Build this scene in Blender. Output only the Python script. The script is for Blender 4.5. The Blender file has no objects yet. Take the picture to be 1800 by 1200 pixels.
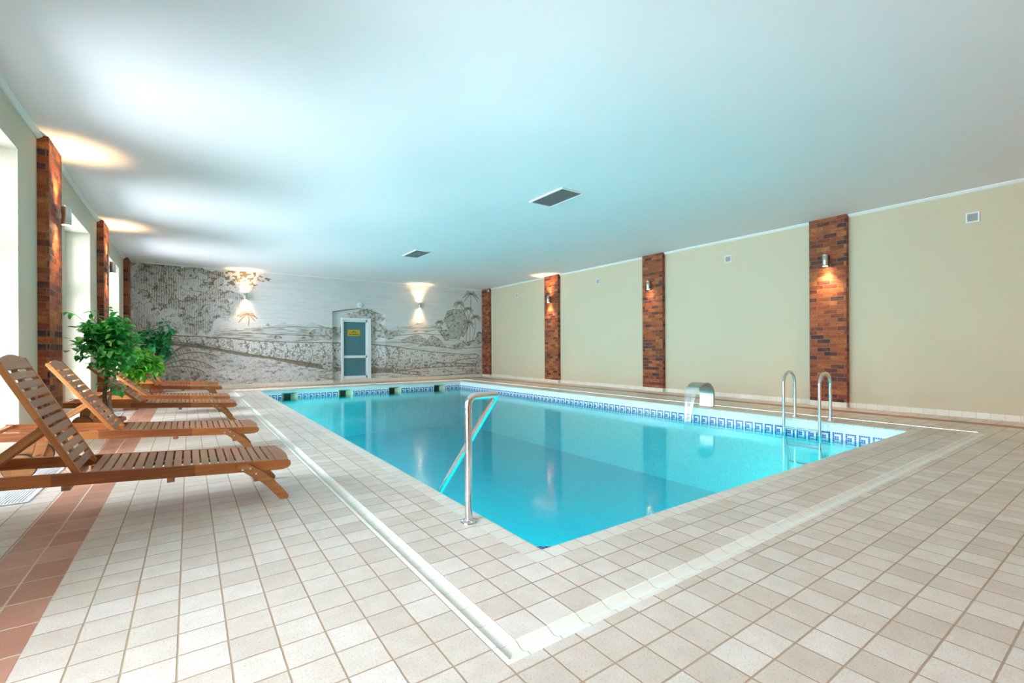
import bpy, bmesh, math, random
import numpy as np
from mathutils import Vector, Matrix
from math import sin, cos, pi, radians, sqrt, atan2

S = bpy.context.scene
COL = S.collection
R_ = random.Random(7)

# ---------------------------------------------------------------- camera, light, exposure
CAM_Z, FPX, YAW, ROLL, CY = 1.06, 809.24, 0.61133, -0.0046053, 614.18
cam_d = bpy.data.cameras.new('camera')
cam = bpy.data.objects.new('camera', cam_d); COL.objects.link(cam)
cam_d.sensor_fit = 'HORIZONTAL'; cam_d.sensor_width = 36.0
cam_d.lens = FPX / 1800.0 * 36.0
cam_d.shift_y = (CY - 600.0) / 1800.0
cam_d.clip_start = 0.05; cam_d.clip_end = 200
fwd = Vector((sin(YAW), cos(YAW), 0)); rgt = Vector((cos(YAW), -sin(YAW), 0)); up = Vector((0, 0, 1))
r2 = rgt * cos(ROLL) + up * sin(ROLL); u2 = -rgt * sin(ROLL) + up * cos(ROLL)
M = Matrix((r2, u2, -fwd)).transposed().to_4x4(); M.translation = Vector((0, 0, CAM_Z))
cam.matrix_world = M
S.camera = cam

S.view_settings.view_transform = 'Standard'; S.view_settings.look = 'None'
S.view_settings.gamma = 1.0; S.view_settings.use_curve_mapping = False
S.view_settings.exposure = 0.54
S.cycles.diffuse_bounces = 6; S.cycles.max_bounces = 14; S.cycles.transparent_max_bounces = 16

# daylight: a bright overcast sky seen through the left-hand windows
world = bpy.data.worlds.new('overcast_sky'); S.world = world; world.use_nodes = True
bg = world.node_tree.nodes['Background']
bg.inputs[0].default_value = (0.77, 0.885, 1.0, 1); bg.inputs[1].default_value = 18.5

# room measures (metres; camera stands at x=0, y=0)
XL, XR, YB, YF, ZC = -1.359, 9.634, 15.674, -4.6, 3.434
PX0, PX1, PY0, PY1 = 1.512, 7.516, 1.896, 13.80
GX0, GX1, GY0, GY1, GW = 0.873, 8.149, 1.276, 14.42, 0.097
WATER = -0.235
WIN = [(0.58, 2.45), (4.55, 6.416), (8.45, 10.386), (12.41, 14.272)]
WIN_TOP, WIN_BOT, FRAME_X = 3.03, 0.04, -1.70
for y0, y1 in WIN:                                      # light portals in the window openings
    ld = bpy.data.lights.new('window_portal', 'AREA'); ld.shape = 'RECTANGLE'
    ld.size = y1 - y0; ld.size_y = WIN_TOP - WIN_BOT; ld.cycles.is_portal = True
    o = bpy.data.objects.new('window_portal', ld); COL.objects.link(o)
    o.matrix_world = Matrix(((0, 0, -1, FRAME_X - 0.08), (1, 0, 0, (y0 + y1) / 2), (0, -1, 0, (WIN_TOP + WIN_BOT) / 2), (0, 0, 0, 1)))

# ---------------------------------------------------------------- node helpers
def new_mat(name):
    m = bpy.data.materials.new(name); m.use_nodes = True
    nt = m.node_tree; nt.nodes.clear()
    out = nt.nodes.new('ShaderNodeOutputMaterial')
    return m, nt, out
def nd(nt, typ, **k):
    n = nt.nodes.new(typ)
    for a, b in k.items():
        if a.startswith('i_'): n.inputs[int(a[2:])].default_value = b
        else: setattr(n, a, b)
    return n
def val(nt, sock, v):
    if isinstance(v, (int, float)): sock.default_value = v
    elif isinstance(v, (tuple, list)): sock.default_value = v
    else: nt.links.new(v, sock)
def mth(nt, op, a, b=0.0, c=0.0):
    n = nt.nodes.new('ShaderNodeMath'); n.operation = op
    for s, v in zip(n.inputs, (a, b, c)): val(nt, s, v)
    return n.outputs[0]
def mix(nt, f, a, b, mode='MIX'):
    n = nt.nodes.new('ShaderNodeMix'); n.data_type = 'RGBA'; n.blend_type = mode
    val(nt, n.inputs[0], f); val(nt, n.inputs[6], a); val(nt, n.inputs[7], b)
    return n.outputs[2]
def ramp(nt, f, stops, interp='LINEAR'):
    n = nt.nodes.new('ShaderNodeValToRGB'); n.color_ramp.interpolation = interp
    el = n.color_ramp.elements
    while len(el) < len(stops): el.new(0.5)
    for e, (p, c) in zip(el, stops): e.position = p; e.color = c + (1,) if len(c) == 3 else c
    val(nt, n.inputs[0], f); return n.outputs[0]
def noise(nt, vec, scale, detail=3, rough=0.5):
    n = nt.nodes.new('ShaderNodeTexNoise'); n.inputs['Scale'].default_value = scale
    n.inputs['Detail'].default_value = detail; n.inputs['Roughness'].default_value = rough
    if vec is not None: nt.links.new(vec, n.inputs['Vector'])
    return n.outputs['Fac']
def xyz(nt, vec):
    n = nt.nodes.new('ShaderNodeSeparateXYZ'); nt.links.new(vec, n.inputs[0]); return n.outputs
def comb(nt, x, y, z=0.0):
    n = nt.nodes.new('ShaderNodeCombineXYZ')
    for s, v in zip(n.inputs, (x, y, z)): val(nt, s, v)
    return n.outputs[0]
def wpos(nt): return nt.nodes.new('ShaderNodeNewGeometry').outputs['Position']
def opos(nt): return nt.nodes.new('ShaderNodeTexCoord').outputs['Object']
def uvc(nt): return nt.nodes.new('ShaderNodeUVMap').outputs[0]
def bump(nt, h, strength=0.3, dist=0.01):
    n = nt.nodes.new('ShaderNodeBump'); n.inputs['Strength'].default_value = strength
    n.inputs['Distance'].default_value = dist; nt.links.new(h, n.inputs['Height']); return n.outputs[0]
def pbr(nt, out, color, rough=0.5, metal=0.0, normal=None, spec=None, **k):
    b = nt.nodes.new('ShaderNodeBsdfPrincipled')
    val(nt, b.inputs['Base Color'], color if not isinstance(color, tuple) or len(color) == 4 else color + (1,))
    val(nt, b.inputs['Roughness'], rough); b.inputs['Metallic'].default_value = metal
    if spec is not None: b.inputs['Specular IOR Level'].default_value = spec
    if normal is not None: nt.links.new(normal, b.inputs['Normal'])
    for a, v in k.items(): val(nt, b.inputs[a.replace('_', ' ')], v)
    nt.links.new(b.outputs[0], out.inputs[0]); return b
def plain(name, color, rough=0.5, metal=0.0, spec=None, nscale=0, namp=0.1, bstr=0.0):
    m, nt, out = new_mat(name); c = color + (1,); n = None
    if nscale:
        f = noise(nt, opos(nt), nscale, 4)
        c = mix(nt, f, tuple(min(1, v * (1 - namp)) for v in color) + (1,), tuple(min(1, v * (1 + namp)) for v in color) + (1,))
        if bstr: n = bump(nt, f, bstr, 0.01)
    pbr(nt, out, c, rough, metal, n, spec); return m

# ---------------------------------------------------------------- materials
def tile_mat(name, x0, px, y0, py, cols, grout, gw=0.0031, rough=0.30, axes=(0, 1), speck=True, spec=0.5):
    m, nt, out = new_mat(name)
    P = wpos(nt); X = xyz(nt, P)
    tx = mth(nt, 'DIVIDE', mth(nt, 'SUBTRACT', X[axes[0]], x0), px)
    ty = mth(nt, 'DIVIDE', mth(nt, 'SUBTRACT', X[axes[1]], y0), py)
    wob = mth(nt, 'MULTIPLY', mth(nt, 'SUBTRACT', noise(nt, P, 22, 2), 0.5), 0.02)
    fx = mth(nt, 'ADD', mth(nt, 'FRACT', tx), wob); fy = mth(nt, 'ADD', mth(nt, 'FRACT', ty), wob)
    dx = mth(nt, 'MULTIPLY', mth(nt, 'MINIMUM', fx, mth(nt, 'SUBTRACT', 1, fx)), px)
    dy = mth(nt, 'MULTIPLY', mth(nt, 'MINIMUM', fy, mth(nt, 'SUBTRACT', 1, fy)), py)
    d = mth(nt, 'MINIMUM', dx, dy)
    g = nd(nt, 'ShaderNodeMapRange'); g.interpolation_type = 'SMOOTHSTEP'
    g.inputs[1].default_value = gw * 0.6; g.inputs[2].default_value = gw * 1.5
    nt.links.new(d, g.inputs[0]); mask = g.outputs[0]                       # 1 on the tile, 0 in the joint
    wn = nd(nt, 'ShaderNodeTexWhiteNoise', noise_dimensions='2D')
    nt.links.new(comb(nt, mth(nt, 'FLOOR', tx), mth(nt, 'FLOOR', ty)), wn.inputs[0])
    rnd = wn.outputs['Value']
    n1 = noise(nt, P, 9, 5, 0.65); n2 = noise(nt, P, 130, 3, 0.7)
    f = mth(nt, 'ADD', mth(nt, 'ADD', mth(nt, 'MULTIPLY', rnd, 0.36), 0.07), mth(nt, 'MULTIPLY', n1, 0.6))
    c = ramp(nt, f, [(0.22, cols[0]), (0.55, cols[1]), (0.85, cols[2])])
    if speck:
        sp = ramp(nt, n2, [(0.35, (0.72, 0.66, 0.6)), (0.47, (1, 1, 1))])
        c = mix(nt, 0.75, c, sp, 'MULTIPLY')
    c = mix(nt, mask, grout + (1,), c)
    h = mth(nt, 'ADD', mth(nt, 'MULTIPLY', mask, 0.5), mth(nt, 'MULTIPLY', n2, 0.10))
    r = mth(nt, 'ADD', rough, mth(nt, 'ADD', mth(nt, 'MULTIPLY', n2, 0.18), mth(nt, 'MULTIPLY', mth(nt, 'SUBTRACT', 1, mask), 0.4)))
    pbr(nt, out, c, r, 0, bump(nt, h, 0.45, 0.006), spec)
    return m
CREAM = [(0.56, 0.455, 0.375), (0.675, 0.57, 0.49), (0.79, 0.71, 0.65)]
GROUT = (0.42, 0.285, 0.195)
M_TILE = tile_mat('deck_tiles', 0.873, 0.1517, 1.377, 0.1507, CREAM, GROUT)
M_TILE_IN = tile_mat('inner_deck_tiles', 0.971, 0.1500, 1.371, 0.1465, CREAM, (0.40, 0.25, 0.18))
M_COPE = tile_mat('coping_tiles', 1.412, 0.5, 1.806, 0.115, [(0.66, 0.59, 0.50), (0.72, 0.655, 0.57), (0.78, 0.72, 0.65)], (0.40, 0.28, 0.2), 0.002, 0.22, speck=False)
M_COPE_X = tile_mat('coping_tiles_across', 1.412, 0.115, 1.806, 0.5, [(0.66, 0.59, 0.50), (0.72, 0.655, 0.57), (0.78, 0.72, 0.65)], (0.40, 0.28, 0.2), 0.002, 0.22, speck=False)
M_RED = tile_mat('terracotta_tiles', -0.485, 0.1517, 1.377, 0.2345, [(0.36, 0.14, 0.085), (0.45, 0.195, 0.125), (0.54, 0.28, 0.20)], (0.62, 0.47, 0.38), 0.004, 0.32)
M_RED2 = tile_mat('terracotta_tiles_single', 8.865, 0.24, 1.377, 0.24, [(0.30, 0.11, 0.05), (0.36, 0.145, 0.065), (0.42, 0.18, 0.08)], (0.42, 0.27, 0.18), 0.003, 0.32)
M_GUT = tile_mat('gutter_glaze', 0, 50, 1.377, 0.148, [(0.72, 0.69, 0.60), (0.77, 0.745, 0.665), (0.81, 0.79, 0.725)], (0.52, 0.45, 0.36), 0.0016, 0.40, speck=False, spec=0.1)
M_GUTX = tile_mat('gutter_glaze_across', 0.97, 0.148, 0, 50, [(0.78, 0.735, 0.64), (0.82, 0.78, 0.69), (0.85, 0.82, 0.745)], (0.50, 0.42, 0.33), 0.0016, 0.40, speck=False, spec=0.1)
M_GUT_DIM = plain('gutter_glaze_dimmed', (0.52, 0.45, 0.35), 0.55, 0, 0.1)  # darker copy of the glaze, toned down where the right and far sides catch bright light
BB = [(0.68, 0.60, 0.49), (0.73, 0.66, 0.55), (0.77, 0.71, 0.61)]
M_BASEY = tile_mat('base_tiles_side', 0, 0.1505, -0.01, 0.3, BB, (0.52, 0.44, 0.35), 0.002, 0.3, (1, 2), False)
M_BASEX = tile_mat('base_tiles_end', 0, 0.1505, -0.01, 0.3, BB, (0.52, 0.44, 0.35), 0.002, 0.3, (0, 2), False)

def plaster(name, color, bs=0.12, sc=160):
    m, nt, out = new_mat(name); P = wpos(nt)
    f = noise(nt, P, 1.3, 3); h = noise(nt, P, sc, 3, 0.6)
    c = mix(nt, f, tuple(v * 0.96 for v in color) + (1,), tuple(v * 1.03 for v in color) + (1,))
    pbr(nt, out, c, 0.75, 0, bump(nt, h, bs, 0.004), 0.25); return m
M_WALL = plaster('beige_plaster', (0.60, 0.505, 0.36))
M_WALL_L = plaster('beige_stucco', (0.60, 0.545, 0.43), 0.35, 90)
M_REVEAL = M_WALL_L
M_CEIL = plaster('white_ceiling_paint', (0.80, 0.755, 0.765), 0.03)
M_WHITE = plain('white_paint', (0.78, 0.78, 0.76), 0.4)
M_PVC = plain('white_pvc', (0.80, 0.81, 0.82), 0.28)

def brick_mat():
    m, nt, out = new_mat('rustic_bricks')
    uv = uvc(nt); P = wpos(nt)
    b = nd(nt, 'ShaderNodeTexBrick'); nt.links.new(uv, b.inputs['Vector'])
    b.offset = 0.5; b.squash = 1.0
    b.inputs['Color1'].default_value = (0, 0, 0, 1); b.inputs['Color2'].default_value = (1, 1, 1, 1); b.inputs['Mortar'].default_value = (0.5, 0.5, 0.5, 1)
    b.inputs['Scale'].default_value = 1.0; b.inputs['Mortar Size'].default_value = 0.0055; b.inputs['Mortar Smooth'].default_value = 0.25
    b.inputs['Bias'].default_value = 0.0; b.inputs['Brick Width'].default_value = 0.215; b.inputs['Row Height'].default_value = 0.0765
    X = xyz(nt, uv)
    wn = noise(nt, comb(nt, mth(nt, 'MULTIPLY', X[0], 3.2), mth(nt, 'MULTIPLY', X[1], 9.0)), 3.0, 3, 0.6)
    f = mth(nt, 'ADD', mth(nt, 'MULTIPLY', b.outputs['Color'], 0.72), mth(nt, 'MULTIPLY', mth(nt, 'SUBTRACT', wn, 0.36), 0.95))
    c = ramp(nt, f, [(0.12, (0.05, 0.021, 0.03)), (0.26, (0.13, 0.034, 0.024)), (0.42, (0.245, 0.052, 0.02)), (0.68, (0.36, 0.088, 0.026)), (0.95, (0.52, 0.18, 0.05))])
    fine = noise(nt, P, 75, 4, 0.7)
    c = mix(nt, 0.8, c, ramp(nt, fine, [(0.3, (0.42, 0.36, 0.38)), (0.62, (1.2, 1.12, 1.05))]), 'MULTIPLY')
    c = mix(nt, b.outputs['Fac'], c, (0.215, 0.12, 0.07, 1))
    rough_h = noise(nt, comb(nt, mth(nt, 'MULTIPLY', X[0], 1.0), mth(nt, 'MULTIPLY', X[1], 2.4)), 24, 4, 0.62)
    h = mth(nt, 'ADD', mth(nt, 'MULTIPLY', mth(nt, 'SUBTRACT', 1, b.outputs['Fac']), 0.8), mth(nt, 'MULTIPLY', rough_h, 1.1))
    pbr(nt, out, c, 0.62, 0, bump(nt, h, 0.8, 0.014), 0.35); return m
M_BRICK = brick_mat()

def wood_mat(name='oiled_teak', base=((0.22, 0.058, 0.014), (0.41, 0.135, 0.034), (0.56, 0.225, 0.068)), axis=0):
    m, nt, out = new_mat(name)
    X = xyz(nt, opos(nt)); rpi = nt.nodes.new('ShaderNodeNewGeometry').outputs['Random Per Island']
    s = [6.0, 6.0, 6.0]; k = [1.6, 46, 46] if axis == 0 else [46, 1.6, 46]
    off = mth(nt, 'MULTIPLY', rpi, 37.0)
    v = comb(nt, mth(nt, 'ADD', mth(nt, 'MULTIPLY', X[0], k[0]), off), mth(nt, 'ADD', mth(nt, 'MULTIPLY', X[1], k[1]), off), mth(nt, 'MULTIPLY', X[2], k[2]))
    n1 = noise(nt, v, 1.0, 4, 0.6)
    # finger-jointed lengths: each block of the board has its own tone
    wn = nd(nt, 'ShaderNodeTexWhiteNoise', noise_dimensions='2D')
    nt.links.new(comb(nt, mth(nt, 'FLOOR', mth(nt, 'ADD', mth(nt, 'DIVIDE', X[axis], 0.34), mth(nt, 'MULTIPLY', rpi, 9.0))), mth(nt, 'MULTIPLY', rpi, 50.0)), wn.inputs[0])
    tone = mth(nt, 'MULTIPLY', mth(nt, 'SUBTRACT', wn.outputs['Value'], 0.5), 0.30 if axis == 0 else 0.0)
    f = mth(nt, 'ADD', mth(nt, 'ADD', mth(nt, 'MULTIPLY', n1, 0.75), tone), mth(nt, 'MULTIPLY', mth(nt, 'SUBTRACT', rpi, 0.35), 0.35))
    c = ramp(nt, f, [(0.22, base[0]), (0.5, base[1]), (0.82, base[2])])
    pbr(nt, out, c, mth(nt, 'ADD', 0.36, mth(nt, 'MULTIPLY', n1, 0.2)), 0, bump(nt, n1, 0.1, 0.002), 0.4); return m
M_WOODX = wood_mat()
M_WOODY = wood_mat('oiled_teak_slats', ((0.27, 0.098, 0.042), (0.39, 0.168, 0.080), (0.51, 0.25, 0.135)), 1)
M_WOODX2 = wood_mat('oiled_teak_light', ((0.24, 0.085, 0.026), (0.40, 0.16, 0.05), (0.52, 0.24, 0.09)))
M_STEEL = plain('polished_steel', (0.72, 0.72, 0.72), 0.16, 1.0)
M_BRUSH = plain('brushed_steel', (0.60, 0.58, 0.55), 0.34, 1.0)
M_DARK = plain('dark_rubber', (0.03, 0.028, 0.026), 0.6)
M_TERRA = plain('terracotta', (0.50, 0.155, 0.085), 0.6, 0, None, 14, 0.12, 0.05)
M_SOIL = plain('potting_soil', (0.045, 0.03, 0.02), 0.9, 0, None, 40, 0.4, 0.5)
M_BARK = plain('ficus_bark', (0.28, 0.22, 0.165), 0.8, 0, None, 30, 0.35, 0.3)
M_BARKD = plain('dark_ficus_bark', (0.10, 0.065, 0.05), 0.8, 0, None, 30, 0.35, 0.3)

def leaf_mat(name, a, b, c3):
    m, nt, out = new_mat(name)
    rpi = nt.nodes.new('ShaderNodeNewGeometry').outputs['Random Per Island']
    c = ramp(nt, rpi, [(0.0, a), (0.55, b), (1.0, c3)])
    p = nt.nodes.new('ShaderNodeBsdfPrincipled'); nt.links.new(c, p.inputs['Base Color']); p.inputs['Roughness'].default_value = 0.32
    t = nt.nodes.new('ShaderNodeBsdfTranslucent'); nt.links.new(c, t.inputs[0])
    ms = nt.nodes.new('ShaderNodeMixShader'); ms.inputs[0].default_value = 0.42
    nt.links.new(p.outputs[0], ms.inputs[1]); nt.links.new(t.outputs[0], ms.inputs[2]); nt.links.new(ms.outputs[0], out.inputs[0]); return m
M_LEAF = leaf_mat('ficus_leaf', (0.02, 0.26, 0.05), (0.05, 0.44, 0.09), (0.13, 0.60, 0.17))
M_LEAF2 = leaf_mat('lime_ficus_leaf', (0.05, 0.32, 0.015), (0.13, 0.52, 0.03), (0.26, 0.66, 0.07))
M_LEAF3 = leaf_mat('dark_ficus_leaf', (0.018, 0.17, 0.06), (0.035, 0.30, 0.09), (0.08, 0.44, 0.14))

def mosaic_mat(name, band=True, wc=((0.74, 0.76, 0.75), (0.86, 0.87, 0.85))):
    m, nt, out = new_mat(name); X = xyz(nt, uvc(nt)); p = 0.02633
    tx = mth(nt, 'DIVIDE', X[0], p); ty = mth(nt, 'DIVIDE', mth(nt, 'SUBTRACT', -0.137, X[1]), p)
    fx, fy = mth(nt, 'FRACT', tx), mth(nt, 'FRACT', ty)
    d = mth(nt, 'MINIMUM', mth(nt, 'MINIMUM', fx, mth(nt, 'SUBTRACT', 1, fx)), mth(nt, 'MINIMUM', fy, mth(nt, 'SUBTRACT', 1, fy)))
    g = nd(nt, 'ShaderNodeMapRange'); g.inputs[1].default_value = 0.04; g.inputs[2].default_value = 0.09; nt.links.new(d, g.inputs[0])
    wn = nd(nt, 'ShaderNodeTexWhiteNoise', noise_dimensions='2D'); nt.links.new(comb(nt, mth(nt, 'FLOOR', tx), mth(nt, 'FLOOR', ty)), wn.inputs[0])
    white = ramp(nt, wn.outputs['Value'], [(0, wc[0]), (1, wc[1])])
    c = white
    if band:
        col = mth(nt, 'FLOORED_MODULO', mth(nt, 'FLOOR', tx), 6.0); row = mth(nt, 'FLOOR', ty)
        def eq(a, v): return mth(nt, 'COMPARE', a, v, 0.1)
        def OR(*a):
            r = a[0]
            for q in a[1:]: r = mth(nt, 'MAXIMUM', r, q)
            return r
        def AND(*a):
            r = a[0]
            for q in a[1:]: r = mth(nt, 'MULTIPLY', r, q)
            return r
        mid = AND(OR(eq(row, 2), eq(row, 3)), mth(nt, 'LESS_THAN', col, 2.5))
        blue = AND(mth(nt, 'LESS_THAN', col, 4.5), mth(nt, 'GREATER_THAN', row, -0.5), mth(nt, 'LESS_THAN', row, 5.5),
                   OR(eq(row, 0), eq(row, 5), eq(col, 0), eq(col, 4), mid))
        bc = ramp(nt, wn.outputs['Value'], [(0, (0.012, 0.022, 0.21)), (1, (0.022, 0.05, 0.36))])
        c = mix(nt, blue, c, bc)
    c = mix(nt, g.outputs[0], (0.62, 0.68, 0.66, 1), c)
    pbr(nt, out, c, 0.18, 0, bump(nt, g.outputs[0], 0.2, 0.003), 0.5); return m
M_MOS = mosaic_mat('pool_mosaic')
M_MOSW = mosaic_mat('pool_floor_mosaic', False, ((0.50, 0.74, 0.84), (0.58, 0.82, 0.90)))
def blue_mosaic():
    m, nt, out = new_mat('blue_mosaic'); X = xyz(nt, wpos(nt)); p = 0.0264
    tx, ty = mth(nt, 'DIVIDE', X[0], p), mth(nt, 'DIVIDE', X[1], p)
    wn = nd(nt, 'ShaderNodeTexWhiteNoise', noise_dimensions='2D'); nt.links.new(comb(nt, mth(nt, 'FLOOR', tx), mth(nt, 'FLOOR', ty)), wn.inputs[0])
    fx, fy = mth(nt, 'FRACT', tx), mth(nt, 'FRACT', ty)
    d = mth(nt, 'MINIMUM', mth(nt, 'MINIMUM', fx, mth(nt, 'SUBTRACT', 1, fx)), mth(nt, 'MINIMUM', fy, mth(nt, 'SUBTRACT', 1, fy)))
    c = ramp(nt, wn.outputs['Value'], [(0, (0.008, 0.012, 0.20)), (1, (0.02, 0.05, 0.42))])
    c = mix(nt, mth(nt, 'LESS_THAN', d, 0.06), c, (0.6, 0.66, 0.66, 1))
    pbr(nt, out, c, 0.18); return m
M_BLUEMOS = blue_mosaic()

def water_mat():
    m, nt, out = new_mat('pool_water')
    P = wpos(nt); X = xyz(nt, P)
    w1 = noise(nt, comb(nt, mth(nt, 'MULTIPLY', X[0], 3.0), mth(nt, 'MULTIPLY', X[1], 3.0)), 1.0, 2)
    w2 = noise(nt, comb(nt, mth(nt, 'MULTIPLY', X[0], 16.0), mth(nt, 'MULTIPLY', X[1], 16.0)), 1.0, 2)
    # the surface is livelier towards the far end, under the wall inlets
    far = nd(nt, 'ShaderNodeMapRange'); far.inputs[1].default_value = 7.0; far.inputs[2].default_value = 13.5
    far.inputs[3].default_value = 0.25; far.inputs[4].default_value = 1.0; nt.links.new(X[1], far.inputs[0])
    h = mth(nt, 'ADD', mth(nt, 'MULTIPLY', w1, 0.6), mth(nt, 'MULTIPLY', mth(nt, 'MULTIPLY', w2, far.outputs[0]), 0.22))
    b = bump(nt, h, 0.5, 0.0075)
    fr = nt.nodes.new('ShaderNodeFresnel'); fr.inputs[0].default_value = 1.33; nt.links.new(b, fr.inputs['Normal'])
    tr = nt.nodes.new('ShaderNodeBsdfTransparent'); tr.inputs[0].default_value = (1, 1, 1, 1)
    gl = nt.nodes.new('ShaderNodeBsdfGlossy'); gl.inputs['Roughness'].default_value = 0.085; nt.links.new(b, gl.inputs['Normal'])
    ms = nt.nodes.new('ShaderNodeMixShader'); nt.links.new(fr.outputs[0], ms.inputs[0])
    nt.links.new(tr.outputs[0], ms.inputs[1]); nt.links.new(gl.outputs[0], ms.inputs[2]); nt.links.new(ms.outputs[0], out.inputs[0])
    va = nt.nodes.new('ShaderNodeVolumeAbsorption'); va.inputs['Color'].default_value = (0.0, 0.982, 0.991, 1); va.inputs['Density'].default_value = 2.4
    nt.links.new(va.outputs[0], out.inputs['Volume']); return m
M_WATER = water_mat()
def clear_mat(name, tint, gloss_min=0.04):
    m, nt, out = new_mat(name)
    fr = nt.nodes.new('ShaderNodeFresnel'); fr.inputs[0].default_value = 1.45
    tr = nt.nodes.new('ShaderNodeBsdfTransparent'); tr.inputs[0].default_value = tint + (1,)
    gl = nt.nodes.new('ShaderNodeBsdfGlossy'); gl.inputs['Roughness'].default_value = 0.03
    ms = nt.nodes.new('ShaderNodeMixShader'); nt.links.new(fr.outputs[0], ms.inputs[0])
    nt.links.new(tr.outputs[0], ms.inputs[1]); nt.links.new(gl.outputs[0], ms.inputs[2]); nt.links.new(ms.outputs[0], out.inputs[0]); return m
M_GLASS = clear_mat('window_glass', (0.97, 0.985, 0.98))
def stream_mat():
    m, nt, out = new_mat('falling_water')
    X = xyz(nt, wpos(nt)); n1 = noise(nt, comb(nt, mth(nt, 'MULTIPLY', X[0], 4), mth(nt, 'MULTIPLY', X[1], 60), mth(nt, 'MULTIPLY', X[2], 3)), 1.0, 3)
    tr = nt.nodes.new('ShaderNodeBsdfTransparent'); tr.inputs[0].default_value = (0.97, 0.98, 0.98, 1)
    gl = nt.nodes.new('ShaderNodeBsdfGlossy'); gl.inputs['Roughness'].default_value = 0.15
    df = nt.nodes.new('ShaderNodeBsdfDiffuse'); df.inputs[0].default_value = (0.9, 0.93, 0.94, 1)
    m2 = nt.nodes.new('ShaderNodeMixShader'); m2.inputs[0].default_value = 0.55
    nt.links.new(gl.outputs[0], m2.inputs[1]); nt.links.new(df.outputs[0], m2.inputs[2])
    ms = nt.nodes.new('ShaderNodeMixShader'); nt.links.new(ramp(nt, n1, [(0.3, (0.05,) * 3), (0.7, (0.36,) * 3)]), ms.inputs[0])
    nt.links.new(tr.outputs[0], ms.inputs[1]); nt.links.new(m2.outputs[0], ms.inputs[2]); nt.links.new(ms.outputs[0], out.inputs[0]); return m
M_STREAM = stream_mat()
M_DOORGLASS = plain('tinted_door_glass', (0.06, 0.19, 0.23), 0.06, 0, 0.6)
M_YELLOW = plain('yellow_sign', (0.52, 0.36, 0.012), 0.4)
M_BLACK = plain('black_print', (0.03, 0.022, 0.01), 0.5)
M_GREY = plain('grey_grille', (0.50, 0.50, 0.50), 0.5)
M_GRILLE_DARK = plain('duct_shadow', (0.16, 0.16, 0.165), 0.7)
M_SKIM = plain('cream_plastic', (0.62, 0.56, 0.40), 0.4)
M_SKIMIN = plain('dark_inlet', (0.03, 0.018, 0.012), 0.5)
def emit(name, color, strength):
    m, nt, out = new_mat(name); e = nt.nodes.new('ShaderNodeEmission'); e.inputs[0].default_value = color + (1,); e.inputs[1].default_value = strength
    nt.links.new(e.outputs[0], out.inputs[0]); return m
M_LAMP = emit('lit_lamp', (1.0, 0.72, 0.42), 60.0)
M_LENS = plain('lamp_lens_off', (0.5, 0.48, 0.45), 0.3)
M_LAMPW = emit('added_pool_lens', (0.95, 1.0, 0.98), 6.0)
M_DUCT = plain('floor_duct', (0.10, 0.115, 0.14), 0.6)
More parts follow.
